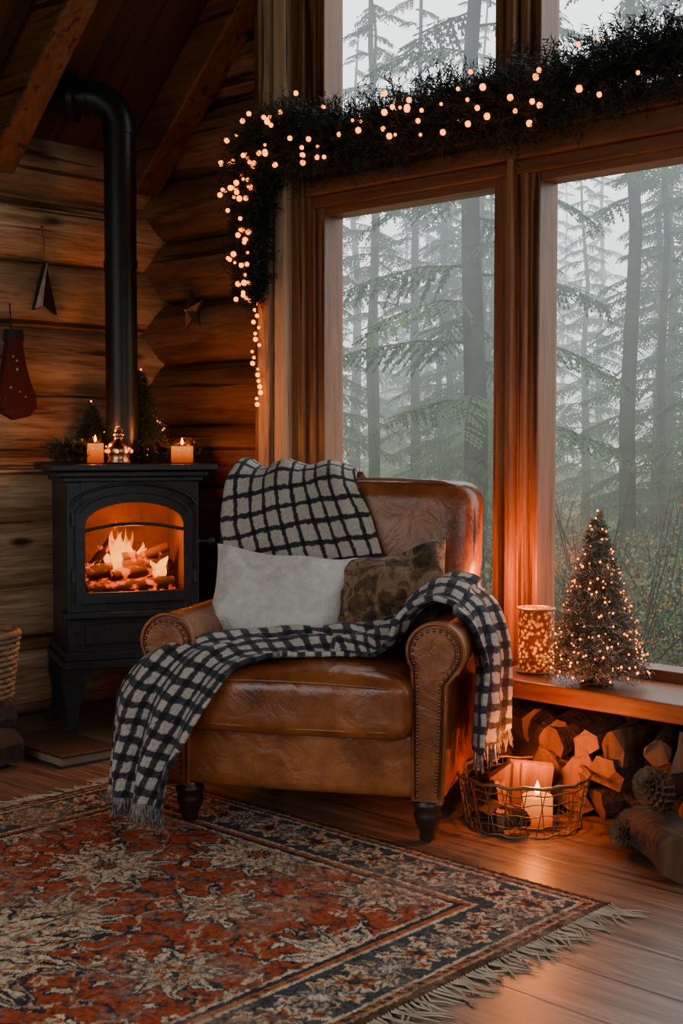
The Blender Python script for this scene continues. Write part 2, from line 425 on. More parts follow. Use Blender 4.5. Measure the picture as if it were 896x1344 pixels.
# ------------------------------------------------------------ windows
def bx(mb, x0, x1, y0, y1, z0, z1, mi=0): mb.box(((x0 + x1) / 2, (y0 + y1) / 2, (z0 + z1) / 2), (x1 - x0, y1 - y0, z1 - z0), mi)
wn = [0]
def window(x0, x1, z0, z1, fw=.034):
    wn[0] += 1; e = empty('window_%d' % wn[0], ((x0 + x1) / 2, 0, z0))
    cx = (x0 + x1) / 2
    mb = MB()
    a, b, c, d = x0 - cx, x1 - cx, 0, z1 - z0
    bx(mb, a, a + fw, -.045, .05, c, d); bx(mb, b - fw, b, -.045, .05, c, d)
    mb.obj('stiles', [M_frame], e, bevel=.004)
    mb = MB(); bx(mb, a + fw, b - fw, -.04, .05, c, c + fw); bx(mb, a + fw, b - fw, -.04, .05, d - fw, d)
    mb.obj('rails', [M_rail], e, bevel=.004)
    mb = MB(); mb.add([(a + fw - .002, .02, c + fw - .002), (b - fw + .002, .02, c + fw - .002), (b - fw + .002, .02, d - fw + .002), (a + fw - .002, .02, d - fw + .002)], [(0, 1, 2, 3)], 0, False)
    mb.obj('glass_pane', [M_glass], e)
window(.945, 1.735, .335, 1.80); window(1.835, 2.60, .335, 1.80); window(2.70, 3.46, .335, 1.80)
window(.945, 1.735, 1.95, 2.86); window(1.835, 2.60, 1.95, 3.36); window(2.70, 3.46, 1.95, 3.3)
def trim(n, m, *bxs, bevel=.006):
    mb = MB()
    for q in bxs: bx(mb, *q)
    return mb.obj('trim_%d' % n, [m], bevel=bevel)
trim(1, M_frame, (.66, .715, -.075, .06, 0, 2.62))
trim(2, M_postL, (.715, .775, -.11, .06, 0, 2.70), (.785, .845, -.10, .06, 0, 2.76))
trim(3, M_frame, (.845, .905, -.07, .06, .0, 2.9), (.905, .945, -.055, .06, .0, 2.9))
trim(4, M_frame, (1.735, 1.775, -.055, .06, .335, 3.6), (1.775, 1.80, -.085, .06, .335, 3.7), (1.80, 1.835, -.06, .06, .335, 3.7))
trim(5, M_frame, (2.60, 2.70, -.07, .06, .335, 4.1)); trim(6, M_frame, (3.46, 3.58, -.07, .06, 0, 3.3))
trim(7, M_rail, (.91, 3.5, -.115, .05, 1.895, 1.95), (.93, 3.48, -.09, .05, 1.83, 1.895), (.94, 3.46, -.065, .05, 1.79, 1.83))
trim(8, M_bench, (1.83, 3.5, -.30, -.03, .285, .337)); trim(9, M_rail, (.9, 1.83, -.09, .05, .29, .337))
e = empty('window_7', ((W0 + W1) / 2, RY, (Z0 + Z1) / 2)); mb = MB(); hw = (W1 - W0) / 2; hh = (Z1 - Z0) / 2  # unseen window behind the camera, added to let fill daylight in
for x in (-hw + .03, -.7, .7, hw - .03): mb.box((x, -.06, 0), (.07, .13, hh * 2))
for z in (-hh + .03, hh - .03): mb.box((0, -.06, z), (hw * 2, .13, .07))
mb.obj('frame', [M_frame], e)
e = empty('window_8', (RX, (Y0 + Y1) / 2, 1.3)); mb = MB()  # second unseen window, added in the right wall for more daylight
for y in (-1.27, 0, 1.27): mb.box((.06, y, 0), (.13, .07, 1.4))
for z in (-.67, .67): mb.box((.06, 0, z), (.13, 2.6, .07))
mb.obj('frame', [M_frame], e)

# ------------------------------------------------------------ RUG
def rug():
    X0, X1, Yb, Yf = 1.035, 2.66, -.86, -3.1
    W = X1 - X0; H = Yb - Yf; st = .0036
    nx = int(W / st) + 1; ny = int(H / st) + 1
    a, b = np.meshgrid(np.linspace(0, W, nx), np.linspace(0, H, ny))
    rng = np.random.RandomState(3)
    def vnoise(s, seed):
        r = np.random.RandomState(seed); g = r.rand(int(H / s) + 3, int(W / s) + 3)
        u = a / s; v = b / s; i = u.astype(int); j = v.astype(int); fu = u - i; fv = v - j
        fu = fu * fu * (3 - 2 * fu); fv = fv * fv * (3 - 2 * fv)
        return (g[j, i] * (1 - fu) + g[j, i + 1] * fu) * (1 - fv) + (g[j + 1, i] * (1 - fu) + g[j + 1, i + 1] * fu) * fv
    red = np.array([.36, .070, .026]); navy = np.array([.035, .036, .048]); beige = np.array([.60, .46, .31])
    rust = np.array([.42, .12, .04]); brown = np.array([.10, .048, .027]); slate = np.array([.13, .14, .155]); tan = np.array([.44, .29, .175])
    A = a + (vnoise(.03, 5) - .5) * .022 + (vnoise(.012, 15) - .5) * .010
    B = b + (vnoise(.03, 9) - .5) * .022 + (vnoise(.012, 19) - .5) * .010
    e = np.minimum(np.minimum(a, W - a), np.minimum(b, H - b)) + (vnoise(.01, 77) - .5) * .004
    C = np.zeros(a.shape + (3,)); C[:] = red
    def put(mask, col): C[mask] = col
    def ros(cx, cy, R, k, cols, rot=0, only=None, sx=1, sy=1, veins=True):
        dx = (A - cx) / sx; dy = (B - cy) / sy
        box = (np.abs(dx) < R * 1.4) & (np.abs(dy) < R * 1.4)
        r = np.hypot(dx, dy); th = np.arctan2(dy, dx) + rot
        rr = R * (.76 + .24 * np.cos(k * th) + .07 * np.cos(3 * k * th))
        if only is not None: box &= only
        for fct, c in cols: put(box & (r < rr * fct), c)
        if veins: put(box & (r > R * .35) & (r < rr * .9) & (np.abs(np.sin(k * th / 2)) < .12), navy)
    fld = e > .255
    for k in range(-8, 16):
        y = B - (.14 * k + .05 * np.sin(A * 2 * math.pi / .28 + k)); put(fld & (np.abs(y) < .006), navy)
        x = A - (.14 * k + .05 * np.sin(B * 2 * math.pi / .28 + k)); put(fld & (np.abs(x) < .005), tan)
    for i in range(int(W / .07) + 1):
        for j in range(int(H / .07) + 1):
            cx = .04 + i * .07 + (.035 if j % 2 else 0); cy = .04 + j * .07
            t = (i * 7 + j * 5 + (i * j) % 3) % 4
            c = [[(1, navy), (.6, beige)], [(1, beige), (.5, red)], [(1, slate), (.6, rust)], [(1, tan), (.5, navy)]][t]
            ros(cx, cy, .023, [4, 5, 6, 4][t], c, only=fld, veins=False)
    for j in range(-1, 8):
        for i in range(-3, 4):
            cx = W / 2 + i * .40 + (.20 if j % 2 else 0); cy = .30 + j * .30
            if (i + j) % 2 == 0:
                ros(cx, cy, .170, 10, [(1.12, navy), (1.03, beige), (.80, slate), (.74, beige), (.50, red), (.44, beige), (.26, navy), (.16, rust)], rot=.3, only=fld, sy=.86)
            else:
                ros(cx, cy, .118, 8, [(1.14, navy), (1.0, beige), (.70, slate), (.62, tan), (.36, red), (.22, beige), (.1, navy)], rot=.1, only=fld, sy=.9)
    cxm, cym = W / 2, H * .52
    ros(cxm, cym, .30, 12, [(1.06, navy), (1.0, tan), (.93, navy), (.86, beige), (.70, rust), (.64, beige), (.44, navy), (.38, beige), (.22, red), (.1, navy)], only=fld, sx=1.1, sy=1.2)
    put(e < .255, beige); put(e < .245, navy); put(e < .232, rust); put(e < .218, beige); put(e < .208, slate * .5)
    bd = (e < .205) & (e > .055)
    per = .105
    for side in range(4):
        Ls = W if side % 2 == 0 else H
        n = int(Ls / per)
        for k in range(n + 1):
            t = .13 + k * (Ls - .26) / n
            cx, cy = [(t, .13), (.13, t), (t, H - .13), (W - .13, t)][side]
            c = [[(1.1, beige), (.7, rust), (.4, navy)], [(1.1, tan), (.75, slate), (.45, beige)]][k % 2]
            ros(cx, cy, .052, 6 + 2 * (k % 2), c, only=bd)
            t2 = t + .5 * (Ls - .26) / n
            for o in (.085, .172):
                cx, cy = [(t2, o), (o, t2), (t2, H - o), (W - o, t2)][side]
                ros(cx, cy, .023, 4, [(1.1, beige), (.5, red)], only=bd, veins=False)
    put(e < .055, beige); put(e < .046, rust)
    put((e < .046) & (np.sin((A + B) * 2 * math.pi / .03) > .2), navy)
    put(e < .030, tan); put(e < .022, brown)
    w = vnoise(.16, 1) * .5 + vnoise(.05, 2) * .3 + vnoise(.012, 4) * .2
    wear = np.clip((w - .48) * 1.9, 0, .5)[..., None]
    C = C * (1 - wear) + np.array([.40, .25, .16]) * wear
    dk = np.clip((vnoise(.018, 31) * .6 + vnoise(.007, 32) * .4 - .62) * 6, 0, .7)[..., None]
    C = C * (1 - dk) + np.array([.045, .034, .034]) * dk
    C *= (.62 + .76 * vnoise(.008, 8))[..., None] * (.8 + .4 * rng.rand(*a.shape))[..., None]
    zz = .009 + .0022 * rng.rand(*a.shape)
    edge = (e < .004); zz[edge] = .001
    co = np.stack([X0 + a + b * .035, Yb - b, zz], -1).reshape(-1, 3)
    idx = np.arange(nx * ny).reshape(ny, nx)
    fs = np.stack([idx[:-1, :-1], idx[1:, :-1], idx[1:, 1:], idx[:-1, 1:]], -1).reshape(-1, 4)
    me = bpy.data.meshes.new('persian_rug')
    me.vertices.add(len(co)); me.vertices.foreach_set('co', co.ravel().astype('f'))
    me.loops.add(fs.size); me.loops.foreach_set('vertex_index', fs.ravel().astype('i'))
    me.polygons.add(len(fs)); me.polygons.foreach_set('loop_start', np.arange(0, fs.size, 4, dtype='i'))
    me.update(calc_edges=True); me.validate()
    at = me.color_attributes.new('Col', 'FLOAT_COLOR', 'POINT')
    at.data.foreach_set('color', np.concatenate([C.reshape(-1, 3), np.ones((nx * ny, 1))], 1).ravel().astype('f'))
    m, nt, bs = mat('woven_rug')
    an = N(nt, 'ShaderNodeAttribute'); an.attribute_name = 'Col'
    nt.links.new(an.outputs['Color'], bs.inputs['Base Color'])
    bs.inputs['Roughness'].default_value = .95; bs.inputs['Specular IOR Level'].default_value = .1
    tc = N(nt, 'ShaderNodeTexCoord'); n2 = N(nt, 'ShaderNodeTexNoise', Scale=350.0); nt.links.new(tc.outputs['Object'], n2.inputs['Vector'])
    bu = N(nt, 'ShaderNodeBump', Strength=.6, Distance=.003); nt.links.new(n2.outputs[0], bu.inputs['Height']); nt.links.new(bu.outputs[0], bs.inputs['Normal'])
    me.materials.append(m)
    root = empty('persian_rug'); ob = bpy.data.objects.new('pile', me); COL.objects.link(ob); ob.parent = root
    mb = MB()
    for side in (0, 1):
        y = 0.0
        while y < H:
            x = (X0 if side == 0 else X1) + y * .035; s = -1 if side == 0 else 1
            L = ru(.045, .095); dy = ru(-.04, .04); m_ = ru(-.015, .015)
            mb.tube([(x - s * .004, Yb - y, .007), (x + s * L * .35, Yb - y + m_, .006), (x + s * L * .7, Yb - y + dy * .6, .004), (x + s * L, Yb - y + dy, .003)], [.0030, .0028, .002, .0008], 4)
            y += ru(.007, .013)
    mb.obj('fringe', [M_fringe], root, fixn=False)
rug()

# ------------------------------------------------------------ ARMCHAIR
CH_LOC = (1.619, -.638, .010); CH_RZ = math.radians(29)
chair = empty('leather_armchair', CH_LOC, CH_RZ)
mb = MB()
def basef(p):
    return (p.x, p.y + (-.012 * (1 - (p.x / .33) ** 2) if p.y < 0 else 0), p.z)
rbox(mb, (0, -.02, .19), (.325, .355, .085), .02, fn=basef)
mb.obj('base', [M_leather], chair)
mb = MB()
def cushf(p):
    x, y, z = p
    k = max(0, 1 - (x / .30) ** 2) * max(0, 1 - ((y) / .30) ** 2)
    z = z + (.035 * k if z > 0 else 0)
    z += .006 * noise.noise(Vector((x * 7, y * 7, 3)))
    y = y - .018 * (1 - (x / .3) ** 2) if y < 0 else y
    y += .005 * noise.noise(Vector((x * 12, y * 12, z * 12)))
    return (x, y, z)
rbox(mb, (0, -.140, .334), (.298, .296, .078), .040, n=22, fn=cushf)
mb.obj('seat_cushion', [M_leather, M_welt], chair)
mb = MB()
for zz in (.386, .281):
    pts = []
    for k in range(31):
        x = -.285 + .57 * k / 30
        y = -.140 - .290 - .018 * (1 - (x / .3) ** 2) + (.02 * max(0, (abs(x) - .25) / .035) ** 2)
        pts.append((x, y, zz + (.012 * (1 - (x / .3) ** 2) if zz > .3 else 0)))
    mb.tube(pts, .005, 6, 0)
mb.obj('cushion_welt', [M_leather], chair)

ACX = .352
def armprof(k=0.0):
    pts = [(.298 + k, .105 + k), (.296 + k, .36)]
    cx, cz, r = ACX, .474, .070 - k
    for i in range(0, 25):
        a = math.radians(215 - i * (215 + 42) / 24)
        pts.append((cx + r * math.cos(a), cz + r * math.sin(a)))
    pts += [(.378 - k, .395), (.374 - k, .25), (.368 - k, .105 + k)]
    return pts
for s, nm in ((1, 'arm_right'), (-1, 'arm_left')):
    mb = MB()
    mb.extr([(s * x, z) for x, z in armprof()], -.375, .26, 'y', 0, sm=True)
    mb.extr([(s * x, z) for x, z in armprof(.010)], -.390, -.37, 'y', 0)
    mb.tube([(s * x, -.378, z) for x, z in armprof(-.001)], .006, 6, 0, closed=True)
    sc_ = [(ACX + .050 * math.cos(a), .474 + .050 * math.sin(a)) for a in [k * math.pi * 2 / 28 for k in range(28)]]
    mb.extr([(s * x, z) for x, z in sc_], -.398, -.385, 'y', 0)
    path = armprof(.013)
    acc = 0
    for i in range(len(path) - 1):
        a = Vector(path[i]); b = Vector(path[i + 1]); L = (b - a).length
        while acc < L:
            p = a.lerp(b, acc / L); mb.ball((s * p.x, -.391, p.y), .0052, 2, 8, 4, (1, .6, 1)); acc += .0165
        acc -= L
    mb.obj(nm, [M_leather, M_welt, M_nail], chair, bevel=.006)
mb = MB()
def backf(p):
    x, y, z = p
    t = (z + .30) / .60
    x *= .86 + .14 * min(1, max(0, (t - .15) / .45))
    y += .05 * t + (.02 if y > 0 else -.015) * t * t
    y += -.02 * (1 - (x / .36) ** 2) if y < .02 else 0
    y += .006 * noise.noise(Vector((x * 6, z * 6, 1)))
    z += .012 * (1 - (x / .36) ** 2) * (1 if z > 0 else 0)
    return (x, y, z)
rbox(mb, (0, .235, .565), (.358, .075, .305), .06, n=20, fn=backf)
def bkface(s):
    out = []
    for (x, z) in [(s * .335, -.1), (s * .345, .05), (s * .35, .17), (s * .345, .245), (s * .315, .288), (s * .25, .303), (s * .1, .305), (0, .305)]:
        p = backf(Vector((x, -.045, z))); out.append((p[0], p[1] + .235, p[2] + .565))
    return out
mb.tube(bkface(1) + bkface(-1)[::-1][1:], .005, 6, 0)
mb.obj('back', [M_leather, M_welt], chair)
mb = MB()
prof = [(.018, 0), (.021, .006), (.020, .018), (.026, .030), (.034, .052), (.036, .066), (.030, .078), (.038, .084), (.038, .094), (.032, .100), (.032, .118)]
for x, y in ((.325, -.335), (-.31, -.335)): mb.lathe(prof, 20, (x, y, -.004), 0)
for x, y in ((.27, .27), (-.27, .27)): mb.tube([(x, y + .02, -.004), (x, y, .12)], [.016, .026], 10)
mb.obj('legs', [M_legwood], chair)

# --- lofted cloths
def cr(p0, p1, p2, p3, t):
    return .5 * ((2 * p1) + (-p0 + p2) * t + (2 * p0 - 5 * p1 + 4 * p2 - p3) * t * t + (-p0 + 3 * p1 - 3 * p2 + p3) * t ** 3)
def resample(P, n):
    R = len(P); out = []
    for i in range(n):
        u = i / (n - 1) * (R - 1); k = min(int(u), R - 2); t = u - k
        g = lambda j: P[max(0, min(R - 1, j))]
        p0 = g(k - 1) if k > 0 else 2 * P[0] - P[1]
        p3 = g(k + 2) if k + 2 < R else 2 * P[-1] - P[-2]
        out.append(cr(p0, P[k], P[k + 1], p3, t))
    return np.array(out)
def cloth(name, ctrl, nr, nc, mats, foldfn, root, thick=.008, rot=0.0):
    G = np.array(ctrl, float)
    G = resample(G, nr); G = resample(G.transpose(1, 0, 2), nc).transpose(1, 0, 2)
    du = np.gradient(G, axis=0); dv = np.gradient(G, axis=1)
    nrm = np.cross(du, dv); nrm /= np.linalg.norm(nrm, axis=2, keepdims=True) + 1e-9
    lu = np.linalg.norm(np.diff(G, axis=0), axis=2).mean(1); lu = np.concatenate([[0], np.cumsum(lu)])
    lv = np.linalg.norm(np.diff(G, axis=1), axis=2); wmax = np.sum(lv, axis=1).max() * 1.15
    vv = np.linspace(0, wmax, nc)
    vs = []
    for i in range(nr):
        for j in range(nc):
            d = foldfn(i / (nr - 1), j / (nc - 1))
            d += .005 * noise.noise(Vector((lu[i] * 14, vv[j] * 14, 2.3))) + .002 * noise.noise(Vector((lu[i] * 50, vv[j] * 50, 2.3)))
            vs.append(G[i, j] + nrm[i, j] * d)
    fs = [(i * nc + j, i * nc + j + 1, (i + 1) * nc + j + 1, (i + 1) * nc + j) for i in range(nr - 1) for j in range(nc - 1)]
    me = bpy.data.meshes.new(name); me.from_pydata([tuple(v) for v in vs], [], fs)
    for m in mats: me.materials.append(m)
    uvl = me.uv_layers.new(name='UVMap')
    c, s_ = math.cos(rot), math.sin(rot)
    for l in me.loops:
        i, j = divmod(l.vertex_index, nc)
        u, v = vv[j], lu[i]
        w = .008 * noise.noise(Vector((u * 9, v * 9, 7))); w2 = .008 * noise.noise(Vector((u * 9, v * 9, 17)))
        uvl.data[l.index].uv = (u * c - v * s_ + w, u * s_ + v * c + w2)
    for p in me.polygons: p.use_smooth = True
    ob = bpy.data.objects.new(name, me); COL.objects.link(ob)
    ob.parent = root
    so = ob.modifiers.new('s', 'SOLIDIFY'); so.thickness = thick; so.offset = 0
    return ob, G, vs

blk = empty('plaid_throw_blanket', CH_LOC, CH_RZ)
def row(a, b, bulge=0):
    a = Vector(a); b = Vector(b); out = []
    for k, t in enumerate((0, .25, .5, .75, 1)):
        p = a.lerp(b, t); p.z += bulge * math.sin(math.pi * t)
        out.append(tuple(p))
    return out
ctrl = [
    row((-.530, -.365, .070), (-.325, -.500, .070)),
    row((-.525, -.380, .16), (-.290, -.500, .16)),
    row((-.505, -.400, .27), (-.24, -.488, .26)),
    row((-.472, -.412, .365), (-.19, -.478, .345)),
    row((-.40, -.395, .450), (-.14, -.442, .418), .012),
    row((-.325, -.30, .475), (-.07, -.400, .445), .014),
    row((-.265, -.19, .470), (.01, -.355, .452), .014),
    row((-.14, -.15, .470), (.09, -.325, .459), .018),
    row((.02, -.13, .472), (.155, -.315, .462), .024),
    row((.14, -.07, .480), (.190, -.315, .466), .028),
    row((.220, .03, .52), (.228, -.315, .487), .026),
    row((.266, .10, .580), (.262, -.300, .548), .020),
    row((.340, .13, .608), (.335, -.290, .582), .020),
    row((.428, .13, .560), (.422, -.285, .538), .014),
    row((.472, .12, .45), (.455, -.290, .43)),
    row((.485, .10, .34), (.456, -.300, .32)),
    row((.492, .06, .23), (.450, -.290, .205)),
]
def fold1(u, v):
    if u > .78:
        a = .019 * min(1, (u - .74) * 8)
        return .012 + a * math.sin(v * 2 * math.pi * 2.6 + .6 * math.sin(u * 11) + 1)
    if u < .45:
        return .020 * math.sin(v * 2 * math.pi * 2.6 + 1.5 * math.sin(u * 9)) * (.4 + .6 * min(1, abs(u - .3) * 5))
    return .015 * math.sin(v * 2 * math.pi * 2.3 + 2.0 * math.sin(u * 11) + 1)
ob, G, vs = cloth('throw', ctrl, 200, 80, [M_plaidB], fold1, blk, .012, rot=.12)
mb = MB()
nc = 80
for rowi, side in ((0, 0), (199, 1)):
    for k in range(190 if side == 0 else 130):
        j = ru(0, nc - 1.01); j0 = int(j); p = Vector(vs[rowi * nc + j0]).lerp(Vector(vs[rowi * nc + j0 + 1]), j - j0)
        L = ru(.035, .06); dx, dy = ru(-.014, .014), ru(-.014, .014)
        mb.tube([p + Vector((0, 0, .004)), p + Vector((dx * .4, dy * .4, -L * .5)), p + Vector((dx, dy, -L))], [.0024, .0028, .0012], 4)
mb.obj('tassels', [M_dfringe], blk, fixn=False)

thr = empty('plaid_throw_blanket', CH_LOC, CH_RZ)
def r2(y, z, xl, xr, yb=0):
    return [(xl + (xr - xl) * t, y + yb * math.sin(math.pi * t), z + .010 * math.sin(math.pi * t)) for t in (0, .25, .5, .75, 1)]
c2 = [r2(.128, .50, -.36, .13), r2(.128, .60, -.375, .115), r2(.132, .70, -.385, .085), r2(.138, .79, -.382, .055), r2(.155, .865, -.375, .02), r2(.215, .907, -.362, .0),
      r2(.310, .912, -.36, -.01), r2(.385, .875, -.365, -.01), r2(.400, .76, -.37, 0), r2(.39, .62, -.37, .01)]
def fold2(u, v): return -.009 * math.sin(v * 16 + 3 * u) - (.012 * math.exp(-((v - .02) / .06) ** 2))
cloth('throw', c2, 110, 70, [M_plaidA], fold2, thr, .010, rot=-.14)

def pillow(name, m, loc, W, H, T, rx, ry, rzz, seed):
    n = 40; mb = MB(); vs = []; fs = []
    for side in (1, -1):
        for i in range(n + 1):
            for j in range(n + 1):
                u = i / n * 2 - 1; v = j / n * 2 - 1
                u2 = math.sin(u * math.pi / 2); v2 = math.sin(v * math.pi / 2)
                k = max(0, (1 - u2 ** 4) * (1 - v2 ** 4)) ** .55
                x = u2 * W * (1 - .11 * (1 - v2 * v2)); z = v2 * H * (1 - .12 * (1 - u2 * u2))
                wr = noise.noise(Vector((u2 * 2.5 + seed, v2 * 2.5, side * .5))) * .034 + noise.noise(Vector((u2 * 7 + seed, v2 * 7, side))) * .014
                z += .010 * noise.noise(Vector((u2 * 2 + seed, 5, v2)))
                y = side * (T * k) + wr * k
                vs.append((x, y, z))
    o = (n + 1) ** 2
    for s in (0, 1):
        for i in range(n):
            for j in range(n):
                a = s * o + i * (n + 1) + j
                fs.append((a, a + 1, a + n + 2, a + n + 1) if s else (a, a + n + 1, a + n + 2, a + 1))
    e = Matrix.Translation(Vector(CH_LOC)) @ Matrix.Rotation(CH_RZ, 4, 'Z') @ Matrix.Translation(Vector(loc)) @ Matrix.Rotation(rzz, 4, 'Z') @ Matrix.Rotation(rx, 4, 'X') @ Matrix.Rotation(ry, 4, 'Y')
    mb.add(vs, fs, 0, True)
    ob = mb.obj(name, [m]); ob.matrix_world = e
    bm = bmesh.new(); bm.from_mesh(ob.data); bmesh.ops.remove_doubles(bm, verts=bm.verts, dist=.0008); bmesh.ops.recalc_face_normals(bm, faces=bm.faces); bm.to_mesh(ob.data); bm.free()
    return ob
pillow('white_throw_pillow', M_wool, (-.155, -.070, .540), .205, .160, .072, math.radians(-24), math.radians(5), math.radians(4), 1)
def furmat():
    m, nt, b = mat('brown_patterned_fur'); L = nt.links.new
    tc = N(nt, 'ShaderNodeTexCoord')
    n1 = N(nt, 'ShaderNodeTexNoise', Scale=20.0, Detail=6.0, Distortion=1.0); L(tc.outputs['Object'], n1.inputs['Vector'])
    r = ramp(nt, [(.36, (.045, .022, .012)), (.48, (.15, .078, .038)), (.58, (.34, .20, .11)), (.7, (.10, .052, .028))], n1.outputs[0]); L(r.outputs[0], b.inputs['Base Color'])
    b.inputs['Roughness'].default_value = .95; b.inputs['Sheen Weight'].default_value = .1
    n2 = N(nt, 'ShaderNodeTexNoise', Scale=150.0); L(tc.outputs['Object'], n2.inputs['Vector'])
    bu = N(nt, 'ShaderNodeBump', Strength=.9, Distance=.006); L(n2.outputs[0], bu.inputs['Height']); L(bu.outputs[0], b.inputs['Normal'])
    return m
pillow('patterned_throw_pillow', furmat(), (.148, -.025, .545), .190, .158, .065, math.radians(-24), math.radians(-15), math.radians(-6), 5)

# ------------------------------------------------------------ STOVE
ST_LOC = (.378, -.442, 0); ST_RZ = math.radians(64)
stove = empty('wood_stove', ST_LOC, ST_RZ)
def SP(x, y, z):
    c, s = math.cos(ST_RZ), math.sin(ST_RZ)
    return (ST_LOC[0] + x * c - y * s, ST_LOC[1] + x * s + y * c, z)
mb = MB()
def archtop(x, hx, zs, zt): return zs + (zt - zs) * math.sqrt(max(0, 1 - (x / hx) ** 2)) ** 1.1
def archpanel(mb, X, zb, zt, hx, hz0, hzs, hzt, yf, yb, outer=None, n=32, mi=0):
    ot = (lambda x: zt) if outer is None else outer
    if outer is None:
        bx(mb, -X, -hx, yf, yb, zb, zt, mi); bx(mb, hx, X, yf, yb, zb, zt, mi)
    else:
        for s in (-1, 1):
            for k in range(6):
                xa = hx + (X - hx) * k / 6; xb = hx + (X - hx) * (k + 1) / 6
                mb.extr([(s * xa, zb), (s * xb, zb), (s * xb, ot(xb)), (s * xa, ot(xa))], yf, yb, 'y', mi)
    bx(mb, -hx, hx, yf, yb, zb, hz0, mi)
    for k in range(n):
        xa = -hx + 2 * hx * k / n; xb = -hx + 2 * hx * (k + 1) / n
        mb.extr([(xa, archtop(xa, hx, hzs, hzt)), (xb, archtop(xb, hx, hzs, hzt)), (xb, ot(xb)), (xa, ot(xa))], yf, yb, 'y', mi)
archpanel(mb, .225, .42, .865, .180, .475, .72, .815, -.180, -.165)
bx(mb, -.225, -.213, -.165, .18, .29, .865); bx(mb, .213, .225, -.165, .18, .29, .865); bx(mb, -.213, .213, .168, .18, .29, .865)
bx(mb, -.213, .213, -.165, .168, .42, .44)
mb.obj('body_shell', [M_iron], stove, bevel=.003)
mb = MB()
bx(mb, -.225, .225, -.180, -.165, .28, .42)
bx(mb, -.165, .165, -.188, -.18, .315, .385)
bx(mb, -.245, .245, -.225, -.12, .408, .428)
bx(mb, -.236, .236, -.195, .19, .262, .292)
bx(mb, -.245, .245, -.205, .20, .235, .262)
bx(mb, -.238, .238, -.192, .192, .865, .882)
bx(mb, -.255, .255, -.205, .20, .882, .900)
bx(mb, -.282, .282, -.228, .222, .903, .924)
mb.obj('plinth_and_top_plate', [M_iron], stove, bevel=.005)
mb = MB()
archpanel(mb, .200, .455, .85, .168, .492, .725, .795, -.196, -.182, outer=lambda x: .745 + .092 * math.sqrt(max(0, 1 - (min(abs(x), .2) / .202) ** 2)))
mb.tube([(x, -.186, .775 + .082 * math.sqrt(max(0, 1 - (x / .216) ** 2))) for x in [(-.214 + .428 * k / 24) for k in range(25)]], .0055, 6)
mb.tube([(x, -.197, .752 + .075 * math.sqrt(max(0, 1 - (x / .186) ** 2))) for x in [(-.184 + .368 * k / 24) for k in range(25)]], .004, 6)
mb.tube([(x, -.186, .700 + .022 * (1 - (x / .17) ** 2)) for x in [(-.17 + .34 * k / 12) for k in range(13)]], .0065, 6)
mb.tube([(.205, -.20, .66), (.222, -.225, .66), (.252, -.228, .66)], .006, 8); mb.ball((.258, -.228, .66), .014)
for z in (.55, .74): mb.tube([(-.207, -.192, z - .02), (-.207, -.192, z + .02)], .008, 8)
mb.tube([(.208, -.192, .52), (.208, -.192, .56)], .008, 8)
mb.obj('door', [M_iron], stove, bevel=.002)
mb = MB()
for sx in (-1, 1):
    for (y0, y1) in ((-.195, -.150), (.145, .185)):
        pts = [(.245, .24), (.248, .19), (.236, .12), (.236, .06), (.258, .012), (.256, 0), (.205, 0), (.200, .03), (.190, .12), (.165, .195), (.130, .24)]
        mb.extr([(sx * x, z) for x, z in pts], y0, y1)
mb.obj('legs', [M_iron], stove, bevel=.004)
mb = MB()
bx(mb, -.205, .205, .13, .16, .44, .86); bx(mb, -.212, -.19, -.16, .16, .44, .86); bx(mb, .19, .212, -.16, .16, .44, .86); bx(mb, -.2, .2, -.16, .16, .84, .86)
bx(mb, -.2, .2, -.16, .15, .44, .462)
mb.obj('firebox_lining', [M_soot], stove)
def embermat():
    m, nt, b = mat('burning_log'); L = nt.links.new
    tc = N(nt, 'ShaderNodeTexCoord'); n1 = N(nt, 'ShaderNodeTexNoise', Scale=28.0, Detail=5.0); L(tc.outputs['Object'], n1.inputs['Vector'])
    r = ramp(nt, [(.52, (0, 0, 0)), (.62, (.8, .05, .002)), (.76, (1, .16, .008))], n1.outputs[0]); L(r.outputs[0], b.inputs['Emission Color'])
    b.inputs['Emission Strength'].default_value = 2.0; b.inputs['Base Color'].default_value = (.055, .020, .008, 1); b.inputs['Roughness'].default_value = .9
    return m
mb = MB()
for (a, b, r) in [((-.15, -.09, .492), (.16, -.07, .500), .028), ((-.14, 0, .50), (.15, .03, .50), .03), ((-.16, -.05, .54), (.12, -.01, .575), .026), ((-.06, -.08, .535), (.17, .02, .56), .024), ((.0, .0, .57), (.15, -.04, .63), .018), ((-.12, .03, .56), (.04, -.02, .60), .02), ((-.14, .04, .52), (-.05, -.04, .66), .016)]:
    a = Vector(a); b = Vector(b); pts = [a.lerp(b, k / 8) + Vector((0, 0, .004 * noise.noise(a * 9 + Vector((k, 0, 0))))) for k in range(9)]
    mb.tube(pts, [r * (1 + .15 * noise.noise(Vector((k * .7, r * 90, 0)))) for k in range(9)], 9)
for k in range(60): mb.ball((ru(-.17, .17), ru(-.13, .08), .468 + ru(0, .012)), ru(.008, .016), 0, 6, 4)
mb.obj('fire_logs', [embermat()], stove)
